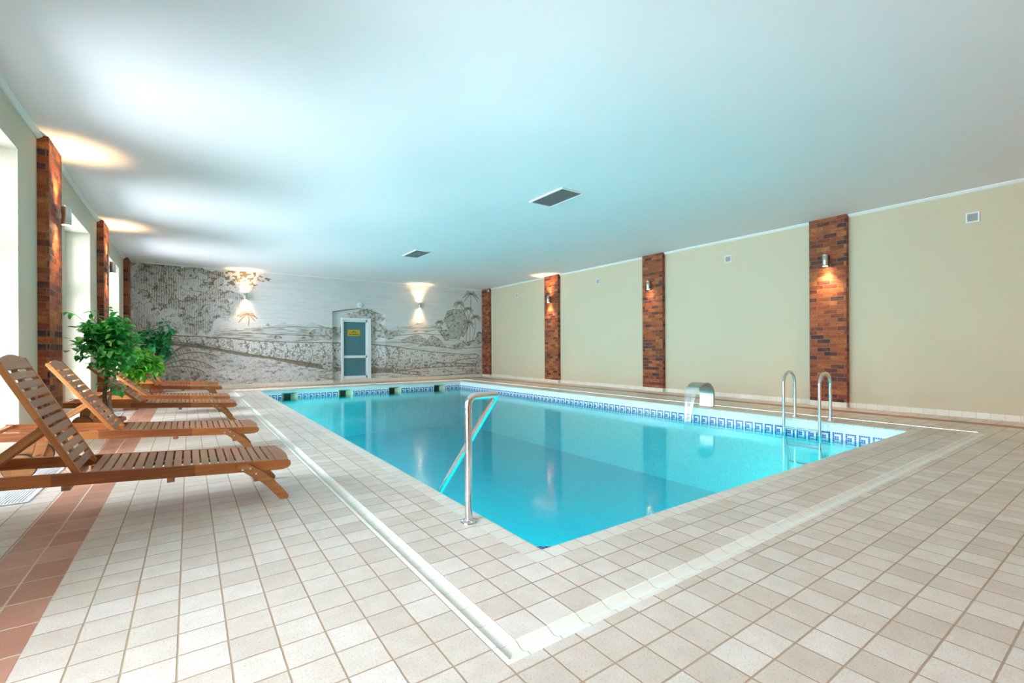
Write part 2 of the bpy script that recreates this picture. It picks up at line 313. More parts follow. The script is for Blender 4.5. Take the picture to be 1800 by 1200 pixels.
# ---------------------------------------------------------------- mesh helpers
class MB:
    def __init__(s): s.v = []; s.f = []; s.m = []; s.uv = []; s.has_uv = False
    def add(s, vs, fs, mi=0, uvs=None):
        b = len(s.v); s.v += [tuple(map(float, q)) for q in vs]
        for i, f in enumerate(fs):
            s.f.append(tuple(b + j for j in f)); s.m.append(mi)
            s.uv.append(uvs[i] if uvs else None)
            if uvs: s.has_uv = True
        return s
    def box(s, x0, x1, y0, y1, z0, z1, mi=0):
        v = [(x0, y0, z0), (x1, y0, z0), (x1, y1, z0), (x0, y1, z0), (x0, y0, z1), (x1, y0, z1), (x1, y1, z1), (x0, y1, z1)]
        f = [(3, 2, 1, 0), (4, 5, 6, 7), (0, 1, 5, 4), (1, 2, 6, 5), (2, 3, 7, 6), (3, 0, 4, 7)]
        return s.add(v, f, mi)
    def uvbox(s, x0, x1, y0, y1, z0, z1, mi=0, off=0.0):
        # box with metric UVs: side faces read (y, z), end faces (x, z)
        v = [(x0, y0, z0), (x1, y0, z0), (x1, y1, z0), (x0, y1, z0), (x0, y0, z1), (x1, y0, z1), (x1, y1, z1), (x0, y1, z1)]
        f = [(3, 2, 1, 0), (4, 5, 6, 7), (0, 1, 5, 4), (1, 2, 6, 5), (2, 3, 7, 6), (3, 0, 4, 7)]
        uvs = []
        for i, fc in enumerate(f):
            if i < 2: uvs.append([(v[j][0], v[j][1]) for j in fc])
            elif i in (2, 4): uvs.append([(v[j][0] + off + 0.107, v[j][2]) for j in fc])
            else: uvs.append([(v[j][1] + off, v[j][2]) for j in fc])
        return s.add(v, f, mi, uvs)
    def hexa(s, v, mi=0):
        return s.add(v, [(3, 2, 1, 0), (4, 5, 6, 7), (0, 1, 5, 4), (1, 2, 6, 5), (2, 3, 7, 6), (3, 0, 4, 7)], mi)
    def prism(s, prof, a0, a1, axis='y', mi=0):
        # prof: list of 2-D points (x,z) for axis y, (y,z) for axis x, (x,y) for axis z
        def p(q, a):
            return {'y': (q[0], a, q[1]), 'x': (a, q[0], q[1]), 'z': (q[0], q[1], a)}[axis]
        n = len(prof); v = [p(q, a0) for q in prof] + [p(q, a1) for q in prof]
        f = [tuple(range(n))[::-1], tuple(range(n, 2 * n))] + [(i, (i + 1) % n, n + (i + 1) % n, n + i) for i in range(n)]
        return s.add(v, f, mi)
    def tube(s, path, r, seg=12, cap=True, mi=0):
        P = [Vector(q) for q in path]; n = len(P)
        rr = r if isinstance(r, (list, tuple)) else [r] * n
        T = [(P[min(i + 1, n - 1)] - P[max(i - 1, 0)]).normalized() for i in range(n)]
        up_ = Vector((0, 0, 1)) if abs(T[0].z) < 0.9 else Vector((1, 0, 0))
        N = (up_ - T[0] * up_.dot(T[0])).normalized(); vs = []; fs = []
        for i in range(n):
            N = (N - T[i] * N.dot(T[i])).normalized(); B = T[i].cross(N)
            for k in range(seg):
                a = 2 * pi * k / seg; vs.append(P[i] + (N * cos(a) + B * sin(a)) * rr[i])
        for i in range(n - 1):
            for k in range(seg):
                k2 = (k + 1) % seg; fs.append((i * seg + k, i * seg + k2, (i + 1) * seg + k2, (i + 1) * seg + k))
        if cap: fs += [tuple(range(seg))[::-1], tuple((n - 1) * seg + k for k in range(seg))]
        return s.add(vs, fs, mi)
    def lathe(s, prof, c=(0, 0, 0), axis='z', seg=24, mi=0):
        # prof: (r, h) list, closed with end fans when r == 0 is absent
        vs = []; fs = []; n = len(prof)
        for r, h in prof:
            for k in range(seg):
                a = 2 * pi * k / seg; x, y = r * cos(a), r * sin(a)
                q = {'z': (x, y, h), 'y': (x, h, y), 'x': (h, x, y)}[axis]
                vs.append((q[0] + c[0], q[1] + c[1], q[2] + c[2]))
        for i in range(n - 1):
            for k in range(seg):
                k2 = (k + 1) % seg; fs.append((i * seg + k, i * seg + k2, (i + 1) * seg + k2, (i + 1) * seg + k))
        fs += [tuple(range(seg))[::-1], tuple((n - 1) * seg + k for k in range(seg))]
        return s.add(vs, fs, mi)
    def build(s, name, mats, parent=None, loc=(0, 0, 0), origin=None, bevel=0, smooth=False, auto=None):
        me = bpy.data.meshes.new(name)
        o3 = origin or (0, 0, 0)
        me.from_pydata([(a - o3[0], b - o3[1], c - o3[2]) for a, b, c in s.v], [], s.f)
        ml = mats if isinstance(mats, list) else [mats]
        for m in ml: me.materials.append(m)
        me.polygons.foreach_set('material_index', s.m)
        if s.has_uv:
            lay = me.uv_layers.new(name='UVMap'); k = 0; data = []
            for f, u in zip(s.f, s.uv):
                data += [c for q in (u or [(0, 0)] * len(f)) for c in q]
            lay.data.foreach_set('uv', data)
        bm = bmesh.new(); bm.from_mesh(me); bmesh.ops.recalc_face_normals(bm, faces=bm.faces); bm.to_mesh(me); bm.free()
        o = bpy.data.objects.new(name, me); COL.objects.link(o)
        o.location = origin if origin else loc
        if parent: o.parent = parent
        if bevel:
            b = o.modifiers.new('bevel', 'BEVEL'); b.width = bevel; b.segments = 2; b.limit_method = 'ANGLE'; b.angle_limit = radians(40)
        if smooth or auto:
            me.polygons.foreach_set('use_smooth', [True] * len(me.polygons))
            if auto: me.set_sharp_from_angle(angle=radians(auto))
        me.update(); return o
def fillet(pts, rad, n=8):
    P = [Vector(p) for p in pts]; out = [P[0]]
    for i in range(1, len(P) - 1):
        a, b, c = P[i - 1], P[i], P[i + 1]; u, w = (a - b).normalized(), (c - b).normalized()
        ang = u.angle(w); r = rad[i - 1] if isinstance(rad, (list, tuple)) else rad
        d = r / math.tan(ang / 2); cen = b + (u + w).normalized() * (r / sin(ang / 2))
        s0, s1 = b + u * d - cen, b + w * d - cen; th = s0.angle(s1)
        for k in range(n + 1):
            t = k / n; out.append(cen + (s0 * sin((1 - t) * th) + s1 * sin(t * th)) / sin(th))
    out.append(P[-1]); return out
def tag(o, label=None, cat=None, group=None, kind=None):
    if label: o['label'] = label
    if cat: o['category'] = cat
    if group: o['group'] = group
    if kind: o['kind'] = kind
    return o
def thing(name, label, cat, loc, group=None, rz=0.0):
    o = bpy.data.objects.new(name, None); COL.objects.link(o); o.location = loc; o.rotation_euler = (0, 0, rz)
    o.empty_display_size = 0.1
    return tag(o, label, cat, group)
def struct(o): o['kind'] = 'structure'; return o
def dup(root, loc, label):
    r = root.copy(); COL.objects.link(r); r.location = loc; r['label'] = label
    for ch in list(root.children):
        c = ch.copy(); COL.objects.link(c); c.parent = r
        for g in list(ch.children):
            d = g.copy(); COL.objects.link(d); d.parent = c
    return r

# ---------------------------------------------------------------- room shell
# floor: outer deck, terracotta stripe, inner deck, coping (one mesh, several tile materials), 8 cm thick slab look
f = MB()
def quad(x0, x1, y0, y1, mi, z=0.0):
    if x1 - x0 > 1e-6 and y1 - y0 > 1e-6: f.add([(x0, y0, z), (x1, y0, z), (x1, y1, z), (x0, y1, z)], [(0, 1, 2, 3)], mi)
def ring(ax0, ax1, ay0, ay1, bx0, bx1, by0, by1, mi, mix_=None):
    mx = mi if mix_ is None else mix_
    quad(ax0, ax1, ay0, by0, mx); quad(ax0, ax1, by1, ay1, mx); quad(ax0, bx0, by0, by1, mi); quad(bx1, ax1, by0, by1, mi)
SX0, SX1, SY0, SY1, RX0, RX1 = -0.7885, -0.485, 14.95, 15.19, 8.865, 9.105
quad(XL - 0.6, SX0, YF, YB + 0.3, 0)
quad(SX0, SX1, YF, SY1, 1)
quad(SX0, XR, SY1, YB + 0.3, 0)
quad(SX1, RX1, SY0, SY1, 4)
quad(RX0, RX1, YF, SY0, 4)
quad(RX1, XR, YF, SY1, 0)
ring(SX1, RX0, YF, SY0, GX0, GX1, GY0, GY1, 0)
IX0, IX1, IY0, IY1 = GX0 + GW, GX1 - GW, GY0 + GW, GY1 - GW
CW = 0.098
ring(IX0, IX1, IY0, IY1, PX0 - CW, PX1 + CW, PY0 - CW, PY1 + CW, 2)
# coping with mitred corners
a0, a1, b0, b1 = PX0 - CW, PX1 + CW, PY0 - CW, PY1 + CW
f.add([(a0, b0, 0), (a1, b0, 0), (PX1, PY0, 0), (PX0, PY0, 0)], [(0, 1, 2, 3)], 5)
f.add([(a0, b1, 0), (a1, b1, 0), (PX1, PY1, 0), (PX0, PY1, 0)], [(0, 1, 2, 3)], 5)
f.add([(a0, b0, 0), (a0, b1, 0), (PX0, PY1, 0), (PX0, PY0, 0)], [(0, 1, 2, 3)], 3)
f.add([(a1, b0, 0), (a1, b1, 0), (PX1, PY1, 0), (PX1, PY0, 0)], [(0, 1, 2, 3)], 3)
fo = f.build('floor', [M_TILE, M_RED, M_TILE_IN, M_COPE, M_RED2, M_COPE_X]); struct(fo)
me = fo.data; bm = bmesh.new(); bm.from_mesh(me); bmesh.ops.remove_doubles(bm, verts=bm.verts, dist=1e-5)
for fc in bm.faces:
    if fc.normal.z < 0: fc.normal_flip()
bm.to_mesh(me); bm.free()

# overflow gutter: a glazed channel with mitred corners
def gutter():
    prof = [(0.0, 0.0), (0.004, 0.001), (0.020, 0.001), (0.026, -0.003), (0.036, -0.0085), (0.048, -0.0115), (0.062, -0.010), (0.078, -0.004), (0.088, 0.0005), (0.097, 0.001)]
    g = MB(); n = len(prof)
    cs = [(GX0, GY0, 1, 1), (GX1, GY0, -1, 1), (GX1, GY1, -1, -1), (GX0, GY1, 1, -1)]
    L = [[(cx + sx * d, cy + sy * d, z) for d, z in prof] for cx, cy, sx, sy in cs]
    for i in range(4):
        A, B = L[i], L[(i + 1) % 4]
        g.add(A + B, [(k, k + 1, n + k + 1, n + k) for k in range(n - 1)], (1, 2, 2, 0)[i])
    o = g.build('trim_1', [M_GUT, M_GUTX, M_GUT_DIM], auto=25); struct(o)
    bm = bmesh.new(); bm.from_mesh(o.data)
    for fc in bm.faces:
        if fc.normal.z < 0: fc.normal_flip()
    bm.to_mesh(o.data); bm.free(); return o
gutter()

# rounded coping nose along the pool rim
m = MB(); prof = [(0.0, -0.022), (0.012, -0.022), (0.018, -0.014), (0.018, -0.006), (0.012, 0.0), (0.0, 0.0)]; L = []
for cx, cy, sx, sy in ((PX0, PY0, 1, 1), (PX1, PY0, -1, 1), (PX1, PY1, -1, -1), (PX0, PY1, 1, -1)): L.append([(cx + sx * d, cy + sy * d, z) for d, z in prof])
for i in range(4): m.add(L[i] + L[(i + 1) % 4], [(k, (k + 1) % 6, 6 + (k + 1) % 6, 6 + k) for k in range(6)], 1 if i in (0, 2) else 0)
struct(m.build('trim_7', [M_COPE, M_COPE_X], auto=50))
# pool basin
def wallquad(mb, p0, p1, z0, z1, u0, u1, mi=0):
    mb.add([(*p0, z0), (*p1, z0), (*p1, z1), (*p0, z1)], [(0, 1, 2, 3)], mi, [[(u0, z0), (u1, z0), (u1, z1), (u0, z1)]])
DEPTH = -1.45
SK = [(2.045, 2.447), (3.54, 3.935), (5.03, 5.43), (6.55, 6.965)]; SKZ0, SKZ1 = -0.328, -0.088
p = MB()
wallquad(p, (PX1, PY1), (PX1, PY0), DEPTH, 0, 0.02, 0.02 + PY1 - PY0)
wallquad(p, (PX0, PY0), (PX0, PY1), DEPTH, 0, 0, PY1 - PY0)
wallquad(p, (PX1, PY0), (PX0, PY0), DEPTH, 0, 0, PX1 - PX0)
xs = [PX0] + [v for s in SK for v in s] + [PX1]
def ub(x): return x - 2.59 + 0.158 * 20
for i in range(0, len(xs) - 1):
    x0, x1 = xs[i], xs[i + 1]
    if i % 2 == 0: wallquad(p, (x0, PY1), (x1, PY1), DEPTH, 0, ub(x0), ub(x1))
    else:
        wallquad(p, (x0, PY1), (x1, PY1), SKZ1, 0, ub(x0), ub(x1)); wallquad(p, (x0, PY1), (x1, PY1), DEPTH, SKZ0, ub(x0), ub(x1))
p.add([(PX0, PY0, DEPTH), (PX1, PY0, DEPTH), (PX1, PY1, DEPTH), (PX0, PY1, DEPTH)], [(0, 1, 2, 3)], 1, [[(PX0, PY0), (PX1, PY0), (PX1, PY1), (PX0, PY1)]])
struct(p.build('trim_2', [M_MOS, M_MOSW]))
# skimmer mouths in the far pool wall
for i, (x0, x1) in enumerate(SK):
    t = thing('skimmer_inlet', ['leftmost of the four cream skimmer openings in the far pool wall', 'second cream skimmer opening from the left, below the glass door',
                                'third cream skimmer opening from the left in the far pool wall', 'rightmost of the four cream skimmer openings in the far pool wall'][i], 'skimmer', ((x0 + x1) / 2, PY1, SKZ0), 'skimmers in the far pool wall')
    w, h, D = (x1 - x0) / 2, SKZ1 - SKZ0, 0.15
    D = 0.17; bx0, bx1, bz0, bz1 = -0.60 * w, 0.22 * w, 0.02, h - 0.045
    F = [(-w, 0, 0), (w, 0, 0), (w, 0, h), (-w, 0, h)]; B = [(bx0, D, bz0), (bx1, D, bz0), (bx1, D, bz1), (bx0, D, bz1)]
    F2 = [(-w - 0.012, 0.012, -0.012), (w + 0.012, 0.012, -0.012), (w + 0.012, 0.012, h + 0.012), (-w - 0.012, 0.012, h + 0.012)]; B2 = [(bx0 - 0.012, D, bz0 - 0.012), (bx1 + 0.012, D, bz0 - 0.012), (bx1 + 0.012, D, bz1 + 0.012), (bx0 - 0.012, D, bz1 + 0.012)]
    m = MB(); fs = []
    for k in range(4):
        l = (k + 1) % 4; fs += [(k, l, 4 + l, 4 + k), (8 + k, 8 + l, 12 + l, 12 + k), (k, l, 8 + l, 8 + k), (4 + k, 4 + l, 12 + l, 12 + k)]
    m.add(F + B + F2 + B2, fs); m.build('housing', M_SKIM, t)
    m = MB(); m.box(bx0 - 0.01, bx1 + 0.01, D, D + 0.03, bz0 - 0.01, bz1 + 0.01); m.build('inlet_throat', M_SKIMIN, t)
# water body
w = MB(); w.box(PX0 - 0.004, PX1 + 0.004, PY0 - 0.004, PY1 + 0.004, DEPTH - 0.02, WATER)
tag(w.build('pool_water', M_WATER, origin=((PX0 + PX1) / 2, (PY0 + PY1) / 2, DEPTH)), 'still turquoise water filling the rectangular indoor pool', 'water')
# unseen underwater lamps added in the near and left pool walls to brighten the water
def added_pool_lamp(loc, rz, label, power):
    t = thing('added_pool_lamp', label, 'added pool lamp', loc, 'added round lamps below the water', rz)
    m = MB(); m.lathe([(0.135, 0.0), (0.14, 0.012), (0.125, 0.02), (0.112, 0.018), (0.11, 0.006)], axis='x', seg=28); m.build('lamp_ring', M_STEEL, t, auto=40)
    m = MB(); m.lathe([(0.11, 0.004), (0.11, 0.008)], axis='x', seg=28); m.build('lamp_lens', M_LAMPW, t)
    L = bpy.data.lights.new('added_pool_beam', 'AREA'); L.shape = 'DISK'; L.size = 0.2; L.energy = power; L.color = (0.95, 1.0, 0.98)
    o = bpy.data.objects.new('added_pool_beam', L); COL.objects.link(o); o.parent = t; o.location = (0.025, 0, 0); o.rotation_euler = (0, -radians(38), 0)
for i, y in enumerate((3.6, 6.7, 9.8, 12.6)):
    added_pool_lamp((PX0, y, -0.80), 0, ['nearest', 'second', 'third', 'farthest'][i] + ' added round lamp under water in the left pool wall', 76)
for i, x in enumerate((3.0, 6.0)):
    added_pool_lamp((x, PY0, -0.80), pi / 2, ['left', 'right'][i] + ' added round lamp under water in the near pool wall', 76)
# blue step edge in the near pool corner
m = MB(); m.prism([(PX0, PY0), (PX0 + 0.90, PY0), (PX0, PY0 + 0.65)], -0.42, -0.200, 'z')
tag(m.build('corner_step', M_BLUEMOS, origin=(PX0, PY0, -0.42)), 'dark blue mosaic step tucked in the near corner of the pool', 'step')

# walls
def wall_left():
    m = MB(); x0, x1 = XL - 0.46, XL; ys = [YF] + [v for s in WIN for v in s] + [YB + 0.3]
    for i in range(len(ys) - 1):
        if i % 2 == 0: m.box(x0, x1, ys[i], ys[i + 1], 0, ZC)
        else:
            m.box(x0, x1, ys[i], ys[i + 1], WIN_TOP, ZC); m.box(x0, x1, ys[i], ys[i + 1], -0.05, WIN_BOT)
    return struct(m.build('wall_left', M_WALL_L))
wall_left()
m = MB(); m.box(XR, XR + 0.2, YF, YB + 0.3, 0, ZC); struct(m.build('wall_right', M_WALL))
m = MB(); m.box(XL - 0.46, XR + 0.2, YB + 0.24, YB + 0.4, 0, ZC); struct(m.build('wall_back', M_WALL))
m = MB(); m.box(XL - 0.46, XR + 0.2, YF - 0.2, YF, 0, ZC); struct(m.build('wall_front', M_WALL))
m = MB(); m.box(XL - 0.46, XR + 0.2, YF - 0.2, YB + 0.4, ZC, ZC + 0.15); struct(m.build('ceiling', M_CEIL))

# windows: white frames with a transom and a centre mullion, glass pane behind
for i, (y0, y1) in enumerate(WIN):
    m = MB(); a, b = FRAME_X - 0.035, FRAME_X + 0.035; z0, z1 = WIN_BOT, WIN_TOP
    m.box(a, b, y0, y0 + 0.07, z0, z1); m.box(a, b, y1 - 0.07, y1, z0, z1)
    m.box(a, b, y0 + 0.07, y1 - 0.07, z0, z0 + 0.07); m.box(a, b, y0 + 0.07, y1 - 0.07, z1 - 0.07, z1)
    m.box(a, b, y0 + 0.07, y1 - 0.07, 2.03, 2.12); m.box(a, b, (y0 + y1) / 2 - 0.05, (y0 + y1) / 2 + 0.05, z0 + 0.07, z1 - 0.07)
    fr = struct(m.build('window_%d' % (i + 1), M_PVC, origin=(FRAME_X, (y0 + y1) / 2, z0), bevel=0.008))
    m = MB(); m.box(-0.008, 0.008, -(y1 - y0) / 2 + 0.06, (y1 - y0) / 2 - 0.06, 0.06, z1 - z0 - 0.06); m.build('window_pane', M_GLASS, fr)

# brick pillars with their tiled foot
PL, PR = 0.097, 0.103
pillars = [
 ('R', 3.27, 3.872, 'brick pillar on the right wall behind the pool ladder, widest in view'),
 ('R', 7.141, 7.759, 'brick pillar on the right wall behind the curved water spout'),
 ('R', 11.063, 11.738, 'narrow-looking brick pillar on the right wall with the lamp shining both up and down'),
 ('R', 15.11, YB + 0.02, 'brick pillar in the far right corner beside the mural'),
 ('L', 7.096, 7.716, 'nearest brick pillar on the window wall, beside the two front loungers'),
 ('L', 11.073, 11.703, 'second brick pillar on the window wall, behind the nearest potted ficus'),
 ('L', 15.131, YB + 0.02, 'brick pillar in the far left corner beside the mural'),
 ('R', -0.69, -0.08, 'brick pillar'), ('L', 3.21, 3.83, 'brick pillar'), ('L', -0.66, -0.04, 'brick pillar')]
for k, (side, y0, y1, lab) in enumerate(pillars):
    if k >= 8: continue
    if side == 'R': x0, x1, bx0, bx1 = XR - PR, XR, XR - PR + 0.004, XR
    else: x0, x1, bx0, bx1 = XL, XL + PL, XL, XL + PL - 0.004
    t = thing('brick_pillar', lab, 'pillar', ((x0 + x1) / 2, (y0 + y1) / 2, 0), 'brick pillars along the walls')
    if k >= 7: t['label'] = 'brick pillar on the right wall at the end opposite the mural'
    c = Vector(t.location)
    m = MB(); m.uvbox(x0 - c.x, x1 - c.x, y0 - c.y, y1 - c.y, 0.09, ZC, off=k * 0.37 + y0)
    m.build('brick_shaft', M_BRICK, t, bevel=0.006)
    m = MB(); m.box(bx0 - c.x, bx1 - c.x, y0 + 0.01 - c.y, y1 - c.y - 0.01, 0, 0.09); m.build('tiled_foot', M_BASEY, t)

# skirting tiles and ceiling cornices
def along(segs, y0, y1):
    out = []; y = y0
    for a, b in sorted(segs):
        if b < y0 or a > y1: continue
        out.append((y, a)); y = b
    out.append((y, y1)); return [q for q in out if q[1] - q[0] > 0.02]
pr = [(a, b) for s, a, b, l in pillars[:8] if s == 'R']; plf = [(a, b) for s, a, b, l in pillars[:8] if s == 'L']
m = MB()
for a, b in along(pr, YF, YB): m.box(XR - 0.012, XR, a, b, 0, 0.09)
struct(m.build('baseboard_right', M_BASEY, bevel=0.003))
m = MB()
for a, b in along(plf + WIN, YF, YB): m.box(XL, XL + 0.012, a, b, 0, 0.09)
struct(m.build('baseboard_left', M_BASEY, bevel=0.003))
m = MB(); m.box(XL + PL, 3.84, YB - 0.012, YB + 0.10, 0, 0.085); m.box(5.60, XR - PR, YB - 0.012, YB + 0.10, 0, 0.085); m.box(3.84, 5.60, YB + 0.11, YB + 0.135, 0, 0.085)
struct(m.build('baseboard_back', M_BASEX, bevel=0.003))
m = MB()
for a, b in along(pr, YF, YB): m.prism([(XR, ZC), (XR - 0.045, ZC), (XR - 0.045, ZC - 0.012), (XR - 0.012, ZC - 0.045), (XR, ZC - 0.045)], a, b, 'y')
struct(m.build('trim_3', M_WHITE))
m = MB()
for a, b in along(plf, YF, YB): m.prism([(XL, ZC), (XL + 0.05, ZC), (XL + 0.05, ZC - 0.012), (XL + 0.012, ZC - 0.045), (XL, ZC - 0.045)], a, b, 'y')
struct(m.build('trim_4', M_WHITE))
m = MB(); m.box(XL + PL, XR - PR, YB - 0.03, YB + 0.01, ZC - 0.03, ZC); struct(m.build('trim_5', M_WHITE))
# ---------------------------------------------------------------- mural on the far wall
MURAL_FILL = [
 ('jungle', [(-1.27,3.49),(0.85,3.5),(1.35,3.42),(1.61,3.04),(1.27,2.67),(1.03,2.25),(0.74,1.82),(0.16,1.49),(-0.42,1.45),(-1.28,1.41)]),
 ('foliage', [(0.78,3.53),(1.95,3.51),(2.07,3.21),(1.72,3.04),(1.42,2.89),(1.13,3.0),(0.92,2.82)]),
 ('hills', [(0.63,1.66),(1.2,1.72),(1.94,1.85),(3.4,1.93),(3.89,1.82),(3.89,1.35),(0.63,1.33)]),
 ('bush', [(2.89,1.49),(3.15,1.65),(3.58,1.79),(4.15,1.88),(4.14,1.41),(2.98,1.44)]),
 ('bush', [(1.91,1.48),(2.09,1.58),(2.33,1.55),(2.41,1.43),(1.94,1.43)]),
 ('bush', [(4.22,2.24),(4.67,2.39),(5.02,2.5),(5.25,2.42),(5.45,2.29),(5.59,2.12),(5.45,1.97),(5.21,1.99),(4.96,2.21),(4.39,2.15)]),
 ('bush', [(5.01,2.02),(5.25,2.02),(5.65,1.86),(6.19,1.67),(6.06,1.53),(5.01,1.42)]),
 ('hills', [(5.75,1.86),(6.07,1.93),(6.82,1.99),(7.85,1.91),(8.13,1.79),(5.75,1.7)]),
 ('rock', [(6.17,1.41),(6.49,1.53),(6.77,1.6),(7.15,1.46),(7.04,1.35),(6.23,1.34)]),
 ('rock', [(6.77,1.2),(7.15,1.37),(7.31,1.54),(7.4,1.58),(7.57,1.5),(7.94,1.18)]),
 ('rock', [(7.85,2.19),(7.99,2.5),(8.26,2.62),(8.63,2.59),(8.86,2.36),(8.9,1.91),(8.7,1.56),(8.26,1.7),(7.99,1.89)]),
 ('rock', [(7.64,1.78),(8.09,1.83),(8.62,1.71),(8.47,1.47),(7.85,1.44)]),
 ('bush', [(7.92,1.18),(8.33,1.31),(8.7,1.45),(9.08,1.45),(9.29,1.61),(9.52,1.7),(9.52,1.27),(8.33,1.14)]),
 ('bush', [(8.72,0.28),(9.02,0.36),(9.33,0.31),(9.44,0.12),(8.82,0.1)]),
 ('shadow', [(-0.59,1.31),(0.23,1.22),(0.91,1.08),(1.48,0.96),(2.4,0.8),(3.4,0.62),(3.83,0.51),(5.05,0.48),(5.85,0.42),(5.89,0.26),(5.04,0.27),(4.1,0.36),(3.66,0.43),(2.89,0.57),(2.09,0.79),(1.34,0.9),(0.63,1.07),(-0.04,1.18),(-0.59,1.23)]),
 ('croc', [(-0.54,1.49),(0.23,1.47),(0.91,1.43),(1.63,1.35),(2.41,1.32),(3.06,1.31),(3.84,1.31),(5.05,1.28),(5.65,1.22),(6.06,1.16),(6.49,1.1),(7.38,0.99),(8.08,0.92),(8.82,0.87),(9.23,0.91),(9.39,0.82),(9.28,0.73),(8.7,0.7),(8.25,0.6),(8.32,0.55),(9.26,0.51),(9.26,0.42),(8.32,0.44),(7.61,0.42),(6.92,0.39),(6.38,0.43),(6.14,0.35),(6.88,0.27),(6.9,0.17),(6.27,0.19),(5.89,0.28),(5.81,0.44),(5.05,0.48),(4.14,0.49),(3.83,0.51),(4.03,0.36),(3.6,0.43),(3.4,0.62),(2.73,0.74),(2.09,0.85),(1.48,0.96),(0.91,1.12),(0.23,1.26),(-0.54,1.34)]),
 ('bush', [(-0.81,0.53),(-0.54,0.64),(-0.04,0.5),(0.7,0.35),(0.97,0.14),(-0.81,0.04)]),
 ('white', [(0.63,0.48),(1.05,0.47),(1.33,0.29),(1.26,0.2),(0.83,0.28)])]
MURAL_LINE = [
 (1.0, [(-0.54,1.49),(0.23,1.47),(0.91,1.43),(1.63,1.35),(3.06,1.31),(3.84,1.31),(5.05,1.28),(6.06,1.16),(7.38,0.99),(8.82,0.87),(9.23,0.91),(9.39,0.82),(9.28,0.73),(8.7,0.7),(8.25,0.6)]),
 (1.0, [(8.25,0.57),(7.61,0.57),(7.31,0.53),(7.19,0.39)]),
 (1.2, [(8.2,0.58),(8.69,0.52),(9.26,0.49),(9.23,0.42),(8.32,0.44),(7.61,0.42),(6.92,0.39),(6.06,0.34)]),
 (1.0, [(7.89,0.82),(8.08,0.88),(8.32,0.83)]),
 (1.0, [(-0.42,1.32),(0.23,1.23),(1.48,0.95),(3.4,0.6)]),
 (0.8, [(5.85,0.26),(6.88,0.15)]),
 (0.8, [(5.81,0.44),(6.06,0.34),(6.88,0.27)]),
 (0.9, [(9.04,3.21),(9.03,2.61),(8.88,2.05),(8.8,1.38)]),
 (0.8, [(9.21,2.33),(9.24,1.95),(9.08,1.38)]),
 (0.8, [(8.86,2.58),(8.98,2.09),(8.98,1.38)]),
 (0.8, [(8.53,2.8),(8.73,2.53),(8.98,1.94)]),
 (0.7, [(7.68,2.08),(7.78,1.74)]),
 (0.7, [(1.42,2.13),(1.46,2.01),(1.44,1.81)]),
 (0.6, [(3.84,2.32),(4.3,2.41),(4.71,2.47),(5.15,2.41),(5.53,2.29)]),
 (0.7, [(1.2,1.58),(2.41,1.55),(3.75,1.53)]),
 (0.5, [(1.34,1.7),(2.73,1.81),(3.84,1.78)]),
 (0.7, [(5.86,1.56),(6.93,1.66),(8.09,1.59)]),
 (0.6, [(5.05,1.34),(6.49,1.33),(8.33,1.1),(9.49,1.16)]),
 (0.6, [(4.1,0.0),(6.06,0.07),(9.49,0.14)]),
 (0.7, [(4.29,-0.01),(4.57,0.04),(4.85,-0.03)])]
MURAL_PALM = [(9.04,3.23,0.34),(8.53,2.85,0.27),(8.91,2.65,0.25),(9.24,2.35,0.25),(8.93,2.12,0.25),(7.68,2.1,0.18),(1.42,2.14,0.25),(9.42,1.72,0.14)]
MURAL_FROND = [[(-0.6,0.7),(-0.29,1.04),(0.23,1.14),(0.7,0.87)],[(-0.6,0.68),(-0.35,1.14),(0.03,1.33),(0.36,1.23)],[(-0.59,0.64),(-0.23,0.89),(0.23,0.88),(0.6,0.55)],[(-0.61,0.61),(-0.42,1.01),(-0.19,1.23),(-0.04,1.26)],[(-0.61,0.58),(-0.29,0.7),(0.09,0.66),(0.36,0.44)]]

NX0, NX1, ND = 3.84, 5.60, 0.10                        # arched door niche
def arch_z(x): return 2.475 - 0.165 * ((x - 4.72) / 0.88) ** 2
m = MB(); m.box(XL - 0.46, NX0 - 0.001, YB + 0.008, YB + 0.24, 0, ZC); m.box(NX1 + 0.001, XR + 0.2, YB + 0.008, YB + 0.24, 0, ZC); m.box(NX0, NX1, YB + 0.008, YB + 0.24, 2.50, ZC)
bw = bpy.data.objects['wall_back']; me2 = bpy.data.meshes.new('tmp'); me2.from_pydata(m.v, [], m.f)
bm = bmesh.new(); bm.from_mesh(bw.data); bm.from_mesh(me2); bm.to_mesh(bw.data); bm.free(); bpy.data.meshes.remove(me2)

